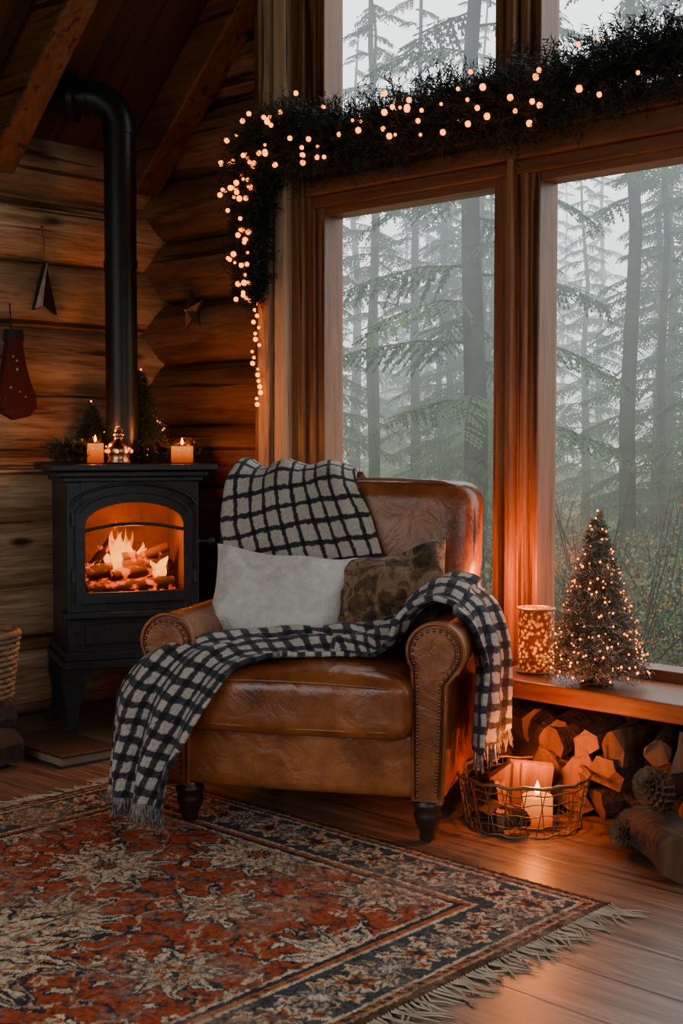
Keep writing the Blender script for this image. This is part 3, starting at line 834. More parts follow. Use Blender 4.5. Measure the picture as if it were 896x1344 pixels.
def flamemat():
    m = bpy.data.materials.new('fire_flame'); m.use_nodes = True; nt = m.node_tree; nt.nodes.clear(); L = nt.links.new
    o = N(nt, 'ShaderNodeOutputMaterial'); em = N(nt, 'ShaderNodeEmission'); tr = N(nt, 'ShaderNodeBsdfTransparent')
    tc = N(nt, 'ShaderNodeTexCoord'); sp = N(nt, 'ShaderNodeSeparateXYZ'); L(tc.outputs['Object'], sp.inputs[0])
    mr = N(nt, 'ShaderNodeMapRange'); mr.inputs['From Min'].default_value = .50; mr.inputs['From Max'].default_value = .74; L(sp.outputs['Z'], mr.inputs[0])
    r = ramp(nt, [(0, (1, .18, .008)), (.3, (1, .40, .04)), (.65, (1, .24, .010)), (1, (.8, .08, .003))], mr.outputs[0]); L(r.outputs[0], em.inputs[0])
    em.inputs[1].default_value = 3.6
    mp = N(nt, 'ShaderNodeMapping'); mp.inputs['Scale'].default_value = (30, 30, 9); L(tc.outputs['Object'], mp.inputs[0])
    n1 = N(nt, 'ShaderNodeTexNoise', Scale=1.0, Detail=3.0); L(mp.outputs[0], n1.inputs['Vector'])
    ad = N(nt, 'ShaderNodeMath', operation='MULTIPLY_ADD'); L(mr.outputs[0], ad.inputs[0]); ad.inputs[1].default_value = -.30; L(n1.outputs[0], ad.inputs[2])
    r2_ = ramp(nt, [(.25, (0, 0, 0)), (.48, (.8, .8, .8))], ad.outputs[0])
    mx = N(nt, 'ShaderNodeMixShader'); L(r2_.outputs[0], mx.inputs[0]); L(tr.outputs[0], mx.inputs[1]); L(em.outputs[0], mx.inputs[2]); L(mx.outputs[0], o.inputs[0])
    return m
mb = MB()
for k in range(16):
    x = [-.01, -.04, .03, -.10, .08, -.13, .13, -.07, .05, 0, .10, -.02, .02, -.15, .06, -.055][k]; y = ru(-.06, .04); h = [.23, .17, .13, .08, .10, .05, .07, .11, .12, .20, .06, .16, .16, .04, .09, .10][k]
    r = ru(.012, .024); z0 = .525
    pts = []; rs = []
    ph = ru(0, 6)
    for i in range(12):
        t = i / 11; pts.append((x + .020 * math.sin(t * 5 + ph) * t, y + .01 * math.cos(t * 3 + ph) * t, z0 + h * t)); rs.append(max(.0008, r * (math.sin(math.pi * min(1, (t + .15) / 1.15)) ** .8) * (1 - t * .4)))
    mb.tube(pts, rs, 8, caps=False)
mb.obj('flames', [flamemat()], stove)
mb = MB(); mb.add([(-.172, -.180, .488), (.172, -.180, .488), (.172, -.180, .80), (-.172, -.180, .80)], [(0, 1, 2, 3)], 0, False); mb.obj('door_glass', [M_jar], stove)

mb = MB()
p0 = Vector(SP(0.0, .02, 0)); dv = Vector((-.74, -.67, 0)).normalized(); EZ = 2.09; ER = .11
pts = [Vector((p0.x, p0.y, .92)), Vector((p0.x, p0.y, 1.5)), Vector((p0.x, p0.y, EZ))]
for k in range(1, 10):
    a = math.radians(10 * k); pts.append(Vector((p0.x, p0.y, EZ + ER * math.sin(a))) + dv * ER * (1 - math.cos(a)))
pe = Vector((p0.x, p0.y, EZ + ER))
pts.append(pe + dv * .28)
mb.tube(pts, .056, 32)
for z in (.935, 1.62, EZ - .01): mb.tube([(p0.x, p0.y, z - .012), (p0.x, p0.y, z + .012)], .0595, 32)
mb.tube([pe + dv * .11, pe + dv * .125], .061, 32)
mb.tube([pe + dv * .150, pe + dv * .168], .088, 32)
mb.obj('flue_pipe', [M_pipe])

# ------------------------------------------------------------ greenery
def sprig(mb, p, d, L, n, nl, mi=0, w=.0016):
    d = Vector(d).normalized(); p = Vector(p); o = d.orthogonal().normalized(); q = d.cross(o)
    for i in range(n):
        t = (i + .5) / n; base = p + d * L * t; a = ru(0, 6.28)
        dirn = (d * ru(.5, 1.0) + (o * math.cos(a) + q * math.sin(a))).normalized()
        tip = base + dirn * nl * ru(.7, 1.2); sd = dirn.cross(Vector((rnd() - .5, rnd() - .5, rnd() - .5))).normalized() * w
        mb.add([base - sd, base + sd, tip], [(0, 1, 2)], mi, False)
def rdir():
    v = Vector((ru(-1, 1), ru(-1, 1), ru(-1, 1)))
    return v.normalized() if v.length > .1 else Vector((0, 0, 1))

gar = empty('pine_garland_with_fairy_lights')
path = [(3.55, 2.02), (3.0, 2.00), (2.66, 2.00), (2.4, 2.00), (2.2, 1.99), (2.0, 1.97), (1.8, 1.97), (1.6, 1.985), (1.4, 1.970), (1.2, 1.970), (1.05, 1.980), (.95, 1.995), (.86, 2.01), (.79, 1.975), (.760, 1.90), (.755, 1.8), (.745, 1.68), (.745, 1.57), (.73, 1.50)]
PA = resample(np.array([(x, -.165, z) for x, z in path]), 400)
mb = MB(); bulbs = MB()
mb.tube([tuple(p) for p in PA], .014, 6)
for i, p in enumerate(PA):
    t = i / 399
    R = .130 if t < .74 else .130 - .050 * min(1, (t - .74) / .1) - .03 * max(0, (t - .9) / .1)
    R *= 1 + .50 * noise.noise(Vector((t * 38, 0, 0)))
    for k in range(15 if t < .8 else 10):
        d = rdir(); d.y = d.y * .7 - .12
        tg = Vector(PA[min(399, i + 3)] - PA[max(0, i - 3)]).normalized()
        d = (d - tg * d.dot(tg) * .6 + tg * ru(-.3, .5)).normalized()
        st = Vector(p) + d * .01
        ln = R * ru(.40, 1.10)
        if st.y + d.y * ln > -.085: d.y = -abs(d.y) * .6
        sprig(mb, st, d, ln, 17, .026, w=.0023)
    if t < .74 and rnd() < .29 or t >= .74 and rnd() < .45:
        d = rdir(); d.y = -abs(d.y) - .5; d.normalize()
        bulbs.ball(Vector(p) + d * R * ru(.75, 1.15), ru(.005, .0105), 0, 6, 4)
for z in np.linspace(1.50, 1.13, 19):
    bulbs.ball((.732 + ru(-.02, .02), -.135 + ru(-.01, .01), z), ru(.005, .009), 0, 6, 4)
mb.tube([(.73, -.13, 1.5), (.732, -.13, 1.13)], .0018, 5)
mb.obj('pine_needles', [M_needle], gar, fixn=False); bulbs.obj('fairy_lights', [M_bulb], gar)

def brushtree(name, loc, H, R, mneedle, lights, dens, snow=0, rlight=.003):
    e = empty(name, loc); mb = MB(); mb.tube([(0, 0, 0), (0, 0, H * .97)], [.007, .002], 6, 1)
    mb.lathe([(.001, 0), (R * .32, 0), (R * .32, .012), (.001, .014)], 16, mi=1)
    for k in range(dens):
        t = 1 - math.sqrt(rnd()); z = .025 + t * (H - .025); r = R * (1 - t) * ru(.65, 1.06) + .008; a = ru(0, 6.283)
        d = Vector((math.cos(a), math.sin(a), ru(-.15, .35))).normalized()
        b = Vector((0, 0, z)) + d * r * .25
        sprig(mb, b, d, r * .75, 8, .018, 2 if rnd() < snow else 0, .0012)
    mb.obj('branches', [mneedle, M_legwood, M_white], e, fixn=False)
    if lights:
        lb = MB()
        for k in range(lights):
            t = 1 - math.sqrt(rnd()); z = .03 + t * (H - .03); r = R * (1 - t) * ru(.85, 1.03) + .006; a = ru(0, 6.283)
            lb.ball((r * math.cos(a), r * math.sin(a), z), rlight * ru(.6, 1.3), 0, 6, 4)
        lb.ball((0, 0, H), rlight * 1.2, 0, 6, 4)
        lb.obj('fairy_lights', [M_bulbS], e)
    return e
brushtree('bottle_brush_christmas_tree', (2.180, -.200, .338), .475, .150, M_needle2, 260, 4800, .24, .0028)
brushtree('small_pine_tree', SP(.085, .10, .925), .335, .115, M_needle, 10, 1700)
brushtree('small_pine_tree', SP(-.09, .13, .925), .22, .08, M_needle, 4, 800)

def pinecone(mb, c, s, mi=0, tilt=0):
    c = Vector(c); R = Matrix.Rotation(tilt, 3, 'X')
    for k in range(110):
        t = k / 110; a = k * 2.39996; r = s * .40 * math.sin(math.pi * (.14 + .80 * t)); z = s * (t - .5) * 1.2
        d = Vector((math.cos(a), math.sin(a), .5)).normalized(); sd = Vector((-math.sin(a), math.cos(a), 0)) * s * .085
        p = Vector((0, 0, z)); q = p + d * (r + s * .06)
        up = Vector((0, 0, s * .05))
        mb.add([c + R @ v for v in (p - sd * .5, p + sd * .5, q + sd, q + up, q - sd)], [(0, 1, 2, 3, 4)], mi, False)
    mb.ball(c, s * .2, mi, 8, 6, (1, 1, 2.2))
gv = empty('pinecone_greenery')
mb = MB(); lb = MB(); pc = MB()
for (lx, ly, r, n) in [(-.20, -.08, .055, 150), (.10, -.05, .05, 130), (.06, .03, .045, 70), (-.08, .03, .055, 90), (-.03, .1, .05, 60), (.22, .02, .04, 70)]:
    for k in range(n):
        p = Vector(SP(lx + ru(-r, r), ly + ru(-.03, .03), .93 + ru(0, r * 1.1))); d = rdir(); d.z = abs(d.z) * .9
        sprig(mb, p, d, .035, 10, .016)
    for k in range(3): pinecone(pc, SP(lx + ru(-r, r), ly - .03 + ru(-.02, .02), .955 + ru(0, .03)), .045, 0, ru(-1.5, 1.5))
    for k in range(2): lb.ball(SP(lx + ru(-r, r), ly - .04, .95 + ru(0, .05)), .003, 0, 6, 4)
mb.obj('needles', [M_needle], gv, fixn=False); lb.obj('berry_lights', [M_bulbS], gv); pc.obj('pinecones', [M_cone], gv)

def flame(mb, c, h, mi=0):
    mb.lathe([(h * .04, 0), (h * .18, h * .18), (h * .22, h * .34), (h * .15, h * .6), (h * .06, h * .85), (h * .005, h)], 10, c, mi)
def plight(name, loc, P, col=(1, .27, .035), r=.02):
    l = bpy.data.lights.new(name, 'POINT'); l.energy = P; l.color = col; l.shadow_soft_size = r
    o = bpy.data.objects.new(name, l); COL.objects.link(o); o.location = loc; return o
def jar_candle(name, loc, r, h, waxh, P):
    e = empty(name, loc)
    mb = MB(); mb.lathe([(.001, .003), (r - .004, .003), (r - .004, waxh), (.001, waxh - .002)], 28); mb.obj('wax', [M_wax], e)
    mb = MB(); mb.lathe([(.001, 0), (r, 0), (r, h), (r - .003, h), (r - .003, .004)], 28); mb.obj('glass_jar', [M_jar], e)
    mb = MB(); mb.tube([(0, 0, waxh - .002), (0, 0, waxh + .008)], .001, 5, 1); flame(mb, (0, 0, waxh + .005), .024); mb.obj('flame', [M_flamec, M_black], e)
    o = plight('flame_light', (0, 0, waxh + .03), P, r=.012); o.parent = e
jar_candle('jar_candle', SP(.185, -.11, .9245), .042, .092, .06, 2.6)
def copper_lantern(name, loc, s, P):
    e = empty(name, loc); mb = MB()
    mb.lathe([(.001, 0), (.034 * s, 0), (.036 * s, .008 * s), (.030 * s, .016 * s), (.036 * s, .03 * s), (.037 * s, .045 * s), (.028 * s, .062 * s), (.014 * s, .07 * s), (.012 * s, .08 * s), (.017 * s, .085 * s), (.008 * s, .098 * s), (.001, .102 * s)], 24)
    mb.tube([(.016 * s * math.cos(a), 0, .098 * s + .014 * s * math.sin(a)) for a in [k * math.pi * 2 / 16 for k in range(16)]], .0018, 5, closed=True)
    for k in range(8):
        a = k * math.pi / 4; mb.ball((.0365 * s * math.cos(a), .0365 * s * math.sin(a), .038 * s), .006 * s, 1, 6, 4)
    mb.obj('body', [M_copper, emis('lantern_glow', (1, .22, .02), 3)], e)
copper_lantern('copper_lantern', SP(-.040, -.13, .9245), 1.15, .5)
jar_candle('amber_votive_candle', SP(-.115, -.10, .9245), .032, .098, .070, 1.4)

def lacymat():
    m, nt, b = mat('lacy_amber_lantern'); L = nt.links.new
    tc = N(nt, 'ShaderNodeTexCoord'); v = N(nt, 'ShaderNodeTexVoronoi', Scale=85.0); L(tc.outputs['Object'], v.inputs['Vector'])
    r = ramp(nt, [(.24, (.9, .26, .022)), (.42, (.55, .075, .004)), (.54, (.10, .010, .001))], v.outputs['Distance'])
    sp = N(nt, 'ShaderNodeSeparateXYZ'); L(tc.outputs['Generated'], sp.inputs[0])
    g = ramp(nt, [(0, (.35, .35, .35)), (.4, (1, 1, 1)), (1, (.35, .35, .35))], sp.outputs['Z'])
    mm = N(nt, 'ShaderNodeVectorMath', operation='MULTIPLY'); L(r.outputs[0], mm.inputs[0]); L(g.outputs[0], mm.inputs[1]); L(mm.outputs[0], b.inputs['Emission Color'])
    b.inputs['Emission Strength'].default_value = 2.1; b.inputs['Base Color'].default_value = (.10, .03, .008, 1); b.inputs['Roughness'].default_value = .5
    return m
e = empty('filigree_candle_lantern', (1.955, -.165, .338)); mb = MB(); r = .052; h = .185
mb.lathe([(.001, .004), (r * .95, .004), (r * .96, .012), (r, h - .01), (r, h), (r - .004, h), (r - .004, .012)], 36, mi=0)
for z in (.004, h): mb.tube([(r * math.cos(a), r * math.sin(a), z) for a in [k * math.pi * 2 / 36 for k in range(36)]], .004, 6, 1, closed=True)
mb.obj('shade', [lacymat(), M_wire], e)
mb = MB(); mb.lathe([(.001, .01), (.03, .01), (.03, .09), (.001, .09)], 20); flame(mb, (0, 0, .09), .03, 1); mb.obj('candle', [M_wax, M_flamec], e)
o = plight('flame_light', (-.03, -.03, .26), 8.0, col=(1, .24, .025), r=.03); o.parent = e

# ------------------------------------------------------------ firewood
def split(mb, c, L, r, yaw, roll, kind, pitch=0):
    if kind == 0: pts = [(math.cos(a) * r * ru(.92, 1.06), math.sin(a) * r * ru(.92, 1.06)) for a in [k * 2 * math.pi / 12 for k in range(12)]]
    elif kind == 1: pts = [(-r, -r * .5), (-.2 * r, -r * .42)] + [(r * 1.15 * math.cos(math.radians(a)) * ru(.92, 1.05), r * 1.15 * math.sin(math.radians(a)) - r * .4) for a in (0, 25, 50, 80, 110)] + [(-r * .9, r * .5), (-r * .85, 0)]
    else: pts = [(-r * 1.1, -r * .6), (-.1 * r, -r * .75), (r * .9, -r * .75), (r * 1.2, 0), (r * .9, r * .3), (r * .5, r * .7), (-r * .1, r * .6), (-r * .6, r * .6), (-r * .8, .0)]
    M = Matrix.Rotation(yaw, 3, 'Z') @ Matrix.Rotation(pitch, 3, 'X') @ Matrix.Rotation(roll, 3, 'Y')
    n = len(pts); rings = 9; vs = []; ph = ru(0, 50)
    for i in range(rings):
        y = -L / 2 + L * i / (rings - 1)
        for p in pts:
            w = 1 + .30 * noise.noise(Vector((p[0] * 22 + ph, y * 11, p[1] * 22)))
            yy = y + (.016 * noise.noise(Vector((p[0] * 60, p[1] * 60, ph))) if i in (0, rings - 1) else 0)
            vs.append(M @ Vector((p[0] * w, yy, p[1] * w)) + Vector(c))
    for i in range(rings - 1):
        for k in range(n):
            bark = kind == 0 or (kind == 1 and 2 <= k <= 5) or (kind == 2 and k in (3, 4))
            l = (k + 1) % n
            mb.add([vs[i * n + k], vs[i * n + l], vs[(i + 1) * n + l], vs[(i + 1) * n + k]], [(0, 1, 2, 3)], 1 if bark else 0, False)
    mb.add(vs[:n], [tuple(range(n))], 2, False); mb.add(vs[-n:], [tuple(range(n))], 2, False)
mb = MB()
for rw, z in enumerate((.048, .132, .212)):
    x = 1.87 + .03 * rw
    while x < 3.4:
        r = ru(.034, .058)
        split(mb, (x, -.205 + ru(-.04, .01), z + ru(-.010, .008)), ru(.17, .22), r, random.choice([ru(-.5, .5), ru(-.4, .4), ru(.7, 1.4)]), ru(0, 6.28), random.choice([0, 1, 1, 2, 2]), ru(-.10, .10))
        x += r * 1.9 + ru(0, .012)
mb.obj('firewood_stack', [M_split, M_bark, M_end], fixn=False)
mb = MB()
split(mb, (2.60, -.54, .062), .24, .060, .9, 1.0, 0); split(mb, (2.58, -.40, .06), .24, .058, .5, 2.0, 1)
split(mb, (2.78, -.42, .062), .26, .06, .3, .5, 0); split(mb, (2.72, -.40, .165), .24, .045, .7, .3, 1)
split(mb, (2.44, -.37, .05), .20, .045, .2, .6, 0)
mb.obj('firewood_stack', [M_split, M_bark, M_end], fixn=False)
mb = MB(); pinecone(mb, (2.565, -.525, .172), .115, 0, .9); pinecone(mb, (2.65, -.44, .175), .085, 0, 1.2); pinecone(mb, (2.47, -.50, .045), .085, 0, 1.3); mb.obj('pinecones', [M_cone], fixn=False)
mb = MB()
split(mb, (.52, -1.15, .062), .34, .06, .35, .2, 2); split(mb, (.64, -1.22, .058), .34, .056, .15, .2, 0); split(mb, (.58, -1.19, .152), .34, .055, .25, .9, 1)
split(mb, (.38, -1.20, .062), .34, .06, .1, 1.2, 0); split(mb, (.44, -1.20, .16), .34, .05, .1, 1.2, 1)
mb.obj('firewood_stack', [M_split, M_bark, M_end], fixn=False)
e = empty('wicker_basket', (.545, -1.155, .212)); mb = MB()
R0, R1, Hh = .12, .145, .20
for k in range(12):
    z = .008 + k * Hh / 11.5; r = R0 + (R1 - R0) * z / Hh
    mb.tube([((r + .005 * (-1) ** (j + k)) * math.cos(j * math.pi / 18), (r + .005 * (-1) ** (j + k)) * math.sin(j * math.pi / 18), z) for j in range(36)], .0085, 6, closed=True)
for j in range(18): a = j * math.pi / 9; mb.tube([(R0 * math.cos(a), R0 * math.sin(a), 0), (R1 * math.cos(a), R1 * math.sin(a), Hh)], .005, 5)
mb.tube([(R1 * math.cos(j * math.pi / 18), R1 * math.sin(j * math.pi / 18), Hh) for j in range(36)], .012, 8, closed=True)
mb.lathe([(.001, .004), (R0, .004)], 24)
mb.obj('weave', [M_wicker], e)

M_book = plain('book_cover', (.05, .024, .017), .45, bump=.2); M_pages = plain('book_pages', (.25, .18, .12), .9)
e = empty('hardcover_book', (.59, -.865, 0), math.radians(-3)); mb = MB()
bx(mb, -.19, .19, -.110, .110, 0, .006); bx(mb, -.19, .19, -.110, .110, .030, .036); bx(mb, -.19, -.182, -.110, .110, .006, .03)
mb.obj('cover', [M_book], e, bevel=.002); mb = MB(); bx(mb, -.181, .184, -.103, .103, .006, .030); mb.obj('pages', [M_pages], e)

# ------------------------------------------------------------ wire basket with candle
BL = (2.14, -.475)
e = empty('wire_basket', (BL[0], BL[1], 0)); mb = MB(); R0, R1, Hh = .148, .172, .135
def rad(z): return R0 + (R1 - R0) * z / Hh
for z, w in ((.005, .003), (.03, .0016), (.06, .0016), (.09, .0016), (.115, .0018), (Hh, .0045)):
    mb.tube([((rad(z) + .003 * math.sin(j * 2.3 + z * 90)) * math.cos(j * math.pi / 24), (rad(z) + .003 * math.sin(j * 2.3 + z * 90)) * math.sin(j * math.pi / 24), z + .003 * math.sin(j * 1.7 + z * 50)) for j in range(48)], w, 6, closed=True)
for j in range(44):
    a = j * 2 * math.pi / 44; da = .12 * (1 if j % 2 else -1)
    mb.tube([(R0 * math.cos(a), R0 * math.sin(a), .004), (rad(.07) * math.cos(a + da * .5), rad(.07) * math.sin(a + da * .5), .07), (R1 * math.cos(a + da), R1 * math.sin(a + da), Hh)], .0014, 5)
for j in range(8): a = j * math.pi / 8; mb.tube([(R0 * math.cos(a), R0 * math.sin(a), .004), (-R0 * math.cos(a), -R0 * math.sin(a), .004)], .0015, 5)
mb.obj('wires', [M_wire], e)
mb = MB()
mb.extr([(-.10, .01), (.055, .01), (.065, .15), (-.05, .165), (-.105, .12)], -.012, .012, 'y')
ob = mb.obj('firewood_slab', [M_end], e, loc=(-.035, .06, .0)); ob.rotation_euler = (math.radians(14), 0, math.radians(48))
mb = MB(); split(mb, (-.06, -.05, .04), .14, .032, 1.1, .5, 2); split(mb, (-.01, -.075, .035), .13, .025, .6, 1.5, 1); split(mb, (-.085, -.01, .085), .12, .026, .9, 1.5, 1)
mb.obj('kindling', [M_split, M_bark, M_end], e, fixn=False)
mb = MB(); pinecone(mb, (.06, -.09, .04), .06, 0, 1); mb.obj('pinecones', [M_cone], e, fixn=False)
mb = MB(); mb.lathe([(.001, .006), (.040, .006), (.040, .080), (.036, .084), (.001, .076)], 28); mb.obj('pillar_candle', [M_wax], e, loc=(.045, .0, 0))
mb = MB(); mb.tube([(0, 0, .075), (0, 0, .088)], .0012, 5, 1); flame(mb, (0, 0, .084), .038); mb.obj('flame', [M_flamec, M_black], e, loc=(.045, 0, 0))
o = plight('flame_light', (.045, -.01, .190), 4.8, col=(1, .20, .014), r=.02); o.parent = e

# ------------------------------------------------------------ wall decorations
def stmat():
    m, nt, b = mat('stocking_knit'); L = nt.links.new
    tc = N(nt, 'ShaderNodeTexCoord'); v = N(nt, 'ShaderNodeTexVoronoi', Scale=32.0); L(tc.outputs['Object'], v.inputs['Vector'])
    r = ramp(nt, [(.10, (.5, .42, .36)), (.18, (.075, .010, .008))], v.outputs['Distance']); L(r.outputs[0], b.inputs['Base Color']); b.inputs['Roughness'].default_value = .95
    return m
e = empty('christmas_stocking', (.062, -.695, 1.09)); mb = MB()
st = [(.030, .30), (-.018, .30), (-.030, .22), (-.048, .13), (-.062, .06), (-.045, .01), (0, -.012), (.060, .0), (.090, .035), (.086, .075), (.066, .12), (.048, .18), (.036, .25)]
mb.extr(st, 0, .028, 'x'); mb.obj('sock', [stmat()], e, bevel=.01)
mb = MB(); mb.extr([(.034, .305), (-.024, .305), (-.028, .265), (.038, .265)], -.003, .032, 'x'); mb.tube([(.01, 0, .30), (.0, 0, .40)], .003, 5); mb.obj('cuff', [M_black], e, bevel=.004)
e = empty('hanging_felt_ornament', (.062, -.555, 1.47)); mb = MB()
mb.extr([(0, .18), (-.050, .0), (.0, .02), (.048, -.012)], 0, .016, 'x'); mb.obj('felt_tree', [M_black], e, bevel=.003)
e2 = MB(); e2.extr([(.004, .17), (-.046, .006), (-.018, .016)], .016, .022, 'x'); e2.obj('front_panel', [M_white], e)
e2 = MB(); e2.tube([(.005, 0, .18), (.003, .004, .25), (0, -.004, .30)], .0025, 5); e2.ball((0, -.004, .30), .006); e2.obj('cord', [M_wicker], e)
M_star = plain('weathered_metal_star', (.12, .10, .085), .45, metal=.6, bump=.3)
e = empty('star_ornament', (.302, -.068, 1.49)); mb = MB()
pts = [((.080 if k % 2 == 0 else .032) * math.cos(math.radians(90 + 36 * k + 8)) * .9, (.080 if k % 2 == 0 else .032) * math.sin(math.radians(90 + 36 * k + 8))) for k in range(10)]
for k in range(10):
    a = pts[k]; b = pts[(k + 1) % 10]
    mb.add([(a[0], 0, a[1]), (b[0], 0, b[1]), (0, -.028, 0)], [(0, 1, 2)], 0, False)
mb.extr(pts, -.001, .012, 'y'); mb.tube([(0, -.001, .07), (0, -.001, .12)], .002, 4)
mb.ball((.0, -.028, 0), .008, 1, 8, 5); mb.obj('star', [M_star, M_copper], e)

# ------------------------------------------------------------ OUTSIDE
def painted_fogmat(name, stops, sc=1.0, f0=3, f1=36, fmax=.88, fogst=1.05):  # distance haze painted into the material as emission, stronger with world Y
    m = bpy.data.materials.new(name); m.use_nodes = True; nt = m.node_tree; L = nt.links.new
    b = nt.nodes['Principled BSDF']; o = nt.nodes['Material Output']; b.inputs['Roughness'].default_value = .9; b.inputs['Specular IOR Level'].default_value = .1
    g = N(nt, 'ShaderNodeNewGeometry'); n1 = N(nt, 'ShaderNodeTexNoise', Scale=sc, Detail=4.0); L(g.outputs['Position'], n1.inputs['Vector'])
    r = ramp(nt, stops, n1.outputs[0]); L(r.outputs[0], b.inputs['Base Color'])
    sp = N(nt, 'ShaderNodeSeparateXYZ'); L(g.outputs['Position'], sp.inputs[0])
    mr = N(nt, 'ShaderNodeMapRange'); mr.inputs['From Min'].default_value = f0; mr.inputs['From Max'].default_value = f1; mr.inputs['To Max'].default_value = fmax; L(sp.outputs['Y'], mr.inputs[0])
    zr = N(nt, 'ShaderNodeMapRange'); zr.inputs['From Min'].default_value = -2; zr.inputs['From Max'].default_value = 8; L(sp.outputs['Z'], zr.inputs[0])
    fr = ramp(nt, [(0, (.28, .30, .22)), (.25, (.46, .52, .43)), (.45, (.78, .88, .84)), (.75, (1.1, 1.22, 1.26))], zr.outputs[0])  # painted haze colour, paler with height
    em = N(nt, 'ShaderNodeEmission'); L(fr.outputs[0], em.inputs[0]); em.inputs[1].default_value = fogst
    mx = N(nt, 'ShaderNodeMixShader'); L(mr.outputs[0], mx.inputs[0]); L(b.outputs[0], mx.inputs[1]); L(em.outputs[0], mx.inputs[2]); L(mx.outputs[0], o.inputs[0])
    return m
M_fn = painted_fogmat('fir_foliage', [(.35, (.024, .044, .024)), (.55, (.050, .080, .040)), (.72, (.090, .105, .050))], .5)
M_ft = painted_fogmat('fir_bark', [(.35, (.022, .019, .018)), (.65, (.050, .042, .038))], 3)
M_gr = painted_fogmat('forest_floor', [(.35, (.10, .11, .055)), (.65, (.18, .13, .085))], .8)
M_bu1 = painted_fogmat('shrub_leaves', [(.35, (.06, .08, .035)), (.65, (.14, .135, .06))], 2)
M_bu2 = painted_fogmat('rusty_shrub_leaves', [(.35, (.14, .09, .065)), (.65, (.22, .145, .10))], 2)

def conifer(seed, H, R, nb, z0f, trunk_r):
    random.seed(seed); mb = MB()
    mb.tube([(ru(-.04, .04) * k, ru(-.04, .04) * k, H * k / 6) for k in range(7)], [trunk_r * (1 - k / 6.3) + .01 for k in range(7)], 9, 1)
    for i in range(nb):
        t = z0f + (1 - z0f) * (i + rnd()) / nb; z = H * t; L = R * (1 - t) ** .75 * ru(.6, 1.1) + .15; a = i * 2.4 + ru(-.4, .4)
        ca, sa = math.cos(a), math.sin(a); droop = ru(.25, .55) * L
        def BP(s): return Vector((ca * L * s, sa * L * s, z + .12 * L * s - droop * s * s))
        mb.tube([BP(s) for s in (0, .33, .66, 1)], [.02, .014, .009, .003], 4, 1, caps=False)
        nt_ = int(8 + L * 9)
        for j in range(nt_):
            s = .12 + .88 * (j + rnd()) / nt_; p = BP(s)
            for sd in (-1, 1):
                tl = L * .34 * (1.1 - s * .7) * ru(.6, 1.2) + .05
                d = Vector((ca * .6 - sa * sd, sa * .6 + ca * sd, ru(-.75, -.15))).normalized()
                side = d.cross(Vector((0, 0, 1))).normalized()
                q = p
                for m_ in range(4):
                    q2 = p + d * tl * (m_ + 1) / 4 + Vector((0, 0, -.05 * tl * m_))
                    w = .028 * (1.25 - m_ * .22)
                    mb.add([q, q2 + side * w * 1.5 + Vector((0, 0, -.02)), q2, q2 - side * w * 1.5 + Vector((0, 0, -.02))], [(0, 1, 2, 3)], 0, False)
                    q = q.lerp(q2, .85)
    me_ob = mb.obj('tmp', [M_fn, M_ft], fixn=False); me = me_ob.data; bpy.data.objects.remove(me_ob)
    return me
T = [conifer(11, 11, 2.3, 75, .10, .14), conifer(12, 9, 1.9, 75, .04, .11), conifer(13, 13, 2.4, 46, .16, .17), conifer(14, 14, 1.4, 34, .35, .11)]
random.seed(21)
forest = empty('fir_tree_forest')
def tree(k, x, y, s=1, rz=None, zo=-1.0):
    o = bpy.data.objects.new('fir_tree', T[k]); COL.objects.link(o); o.parent = forest
    o.location = (x, y, zo); o.rotation_euler = (0, 0, ru(0, 6.28) if rz is None else rz); o.scale = (s, s, s)
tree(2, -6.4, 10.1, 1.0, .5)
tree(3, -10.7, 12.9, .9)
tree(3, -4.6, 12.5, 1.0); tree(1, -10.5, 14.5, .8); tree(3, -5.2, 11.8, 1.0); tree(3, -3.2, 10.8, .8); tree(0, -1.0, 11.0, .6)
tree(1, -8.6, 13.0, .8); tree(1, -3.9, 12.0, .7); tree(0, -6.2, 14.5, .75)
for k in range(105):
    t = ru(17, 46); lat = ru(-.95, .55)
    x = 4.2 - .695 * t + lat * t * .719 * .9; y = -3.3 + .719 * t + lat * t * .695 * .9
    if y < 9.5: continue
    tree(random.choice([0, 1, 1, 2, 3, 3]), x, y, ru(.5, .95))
def bush(seed, m):
    random.seed(seed); mb = MB()
    for k in range(1800):
        d = rdir(); r = ru(.3, 1) ** .5; p = Vector((d.x * r * .8, d.y * r * .8, abs(d.z) * r * .8)); q = rdir() * .026; w = rdir() * .016
        mb.add([p, p + q, p + q + w, p + w], [(0, 1, 2, 3)], 0, False)
    for k in range(24):
        d = rdir(); mb.tube([(0, 0, 0), (d.x * .7, d.y * .7, abs(d.z) * .9 + .2)], [.010, .002], 4, 1, caps=False)
    o = mb.obj('tmp', [m, M_ft], fixn=False); me = o.data; bpy.data.objects.remove(o); return me
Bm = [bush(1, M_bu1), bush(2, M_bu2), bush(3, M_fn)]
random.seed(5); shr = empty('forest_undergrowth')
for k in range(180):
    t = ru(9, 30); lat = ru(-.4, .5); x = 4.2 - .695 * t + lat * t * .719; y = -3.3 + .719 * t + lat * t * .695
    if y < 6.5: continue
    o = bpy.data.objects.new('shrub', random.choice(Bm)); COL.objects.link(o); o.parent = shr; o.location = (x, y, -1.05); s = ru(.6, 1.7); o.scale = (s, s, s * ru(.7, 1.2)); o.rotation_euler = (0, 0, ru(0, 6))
mb = MB(); g = 40
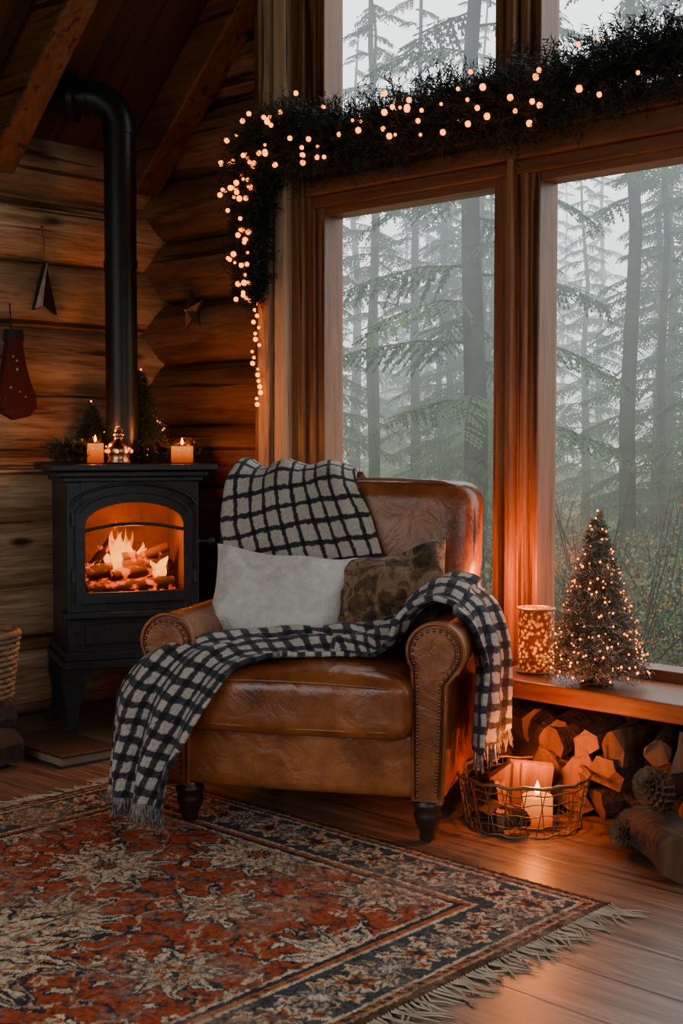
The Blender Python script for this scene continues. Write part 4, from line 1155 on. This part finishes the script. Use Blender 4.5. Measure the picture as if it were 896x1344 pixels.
vs = [(-60 + 120 * i / g, .6 + 70 * j / g, -1.0 + .25 * noise.noise(Vector((i * .7, j * .7, 0)))) for j in range(g + 1) for i in range(g + 1)]
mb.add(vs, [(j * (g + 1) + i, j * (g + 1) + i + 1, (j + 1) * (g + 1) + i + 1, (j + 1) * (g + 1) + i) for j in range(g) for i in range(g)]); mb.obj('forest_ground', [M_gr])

# ------------------------------------------------------------ WORLD + LIGHT
w = bpy.data.worlds.new('overcast_sky'); SC.world = w; w.use_nodes = True; nt = w.node_tree
bg = nt.nodes['Background']; tc = N(nt, 'ShaderNodeTexCoord'); sp = N(nt, 'ShaderNodeSeparateXYZ'); nt.links.new(tc.outputs['Generated'], sp.inputs[0])
r = ramp(nt, [(0, (.30, .35, .30)), (.05, (.54, .60, .57)), (.25, (.88, .92, .94)), (1, (.93, .95, .97))], sp.outputs['Z']); nt.links.new(r.outputs[0], bg.inputs[0])
bg.inputs[1].default_value = 3.2
def portal(name, loc, rot, sx, sy):
    l = bpy.data.lights.new(name, 'AREA'); l.shape = 'RECTANGLE'; l.size = sx; l.size_y = sy; l.cycles.is_portal = True
    o = bpy.data.objects.new(name, l); COL.objects.link(o); o.location = loc; o.rotation_euler = rot
portal('daylight_portal', (2.2, .10, 1.07), (math.radians(-90), 0, 0), 2.6, 1.5)
portal('daylight_portal', (2.2, .10, 2.6), (math.radians(-90), 0, 0), 2.6, 1.4)
portal('daylight_portal', (2.6, RY - .14, 1.475), (math.radians(90), 0, 0), 4.2, 1.95)
portal('daylight_portal', (RX + .14, -2.1, 1.3), (0, math.radians(90), 0), 1.4, 2.6)
o = plight('fire_light', SP(0, -.09, .68), 9, (1, .26, .03), .05)

# ------------------------------------------------------------ CAMERA
cd = bpy.data.cameras.new('camera'); co = bpy.data.objects.new('camera', cd); COL.objects.link(co)
cd.sensor_fit = 'VERTICAL'; cd.sensor_height = 36; cd.sensor_width = 24; cd.lens = 47.1; cd.clip_start = .05; cd.clip_end = 300
co.location = (4.21, -3.302, 1.0); co.rotation_euler = (math.radians(87), 0, math.radians(44.03))
SC.camera = co
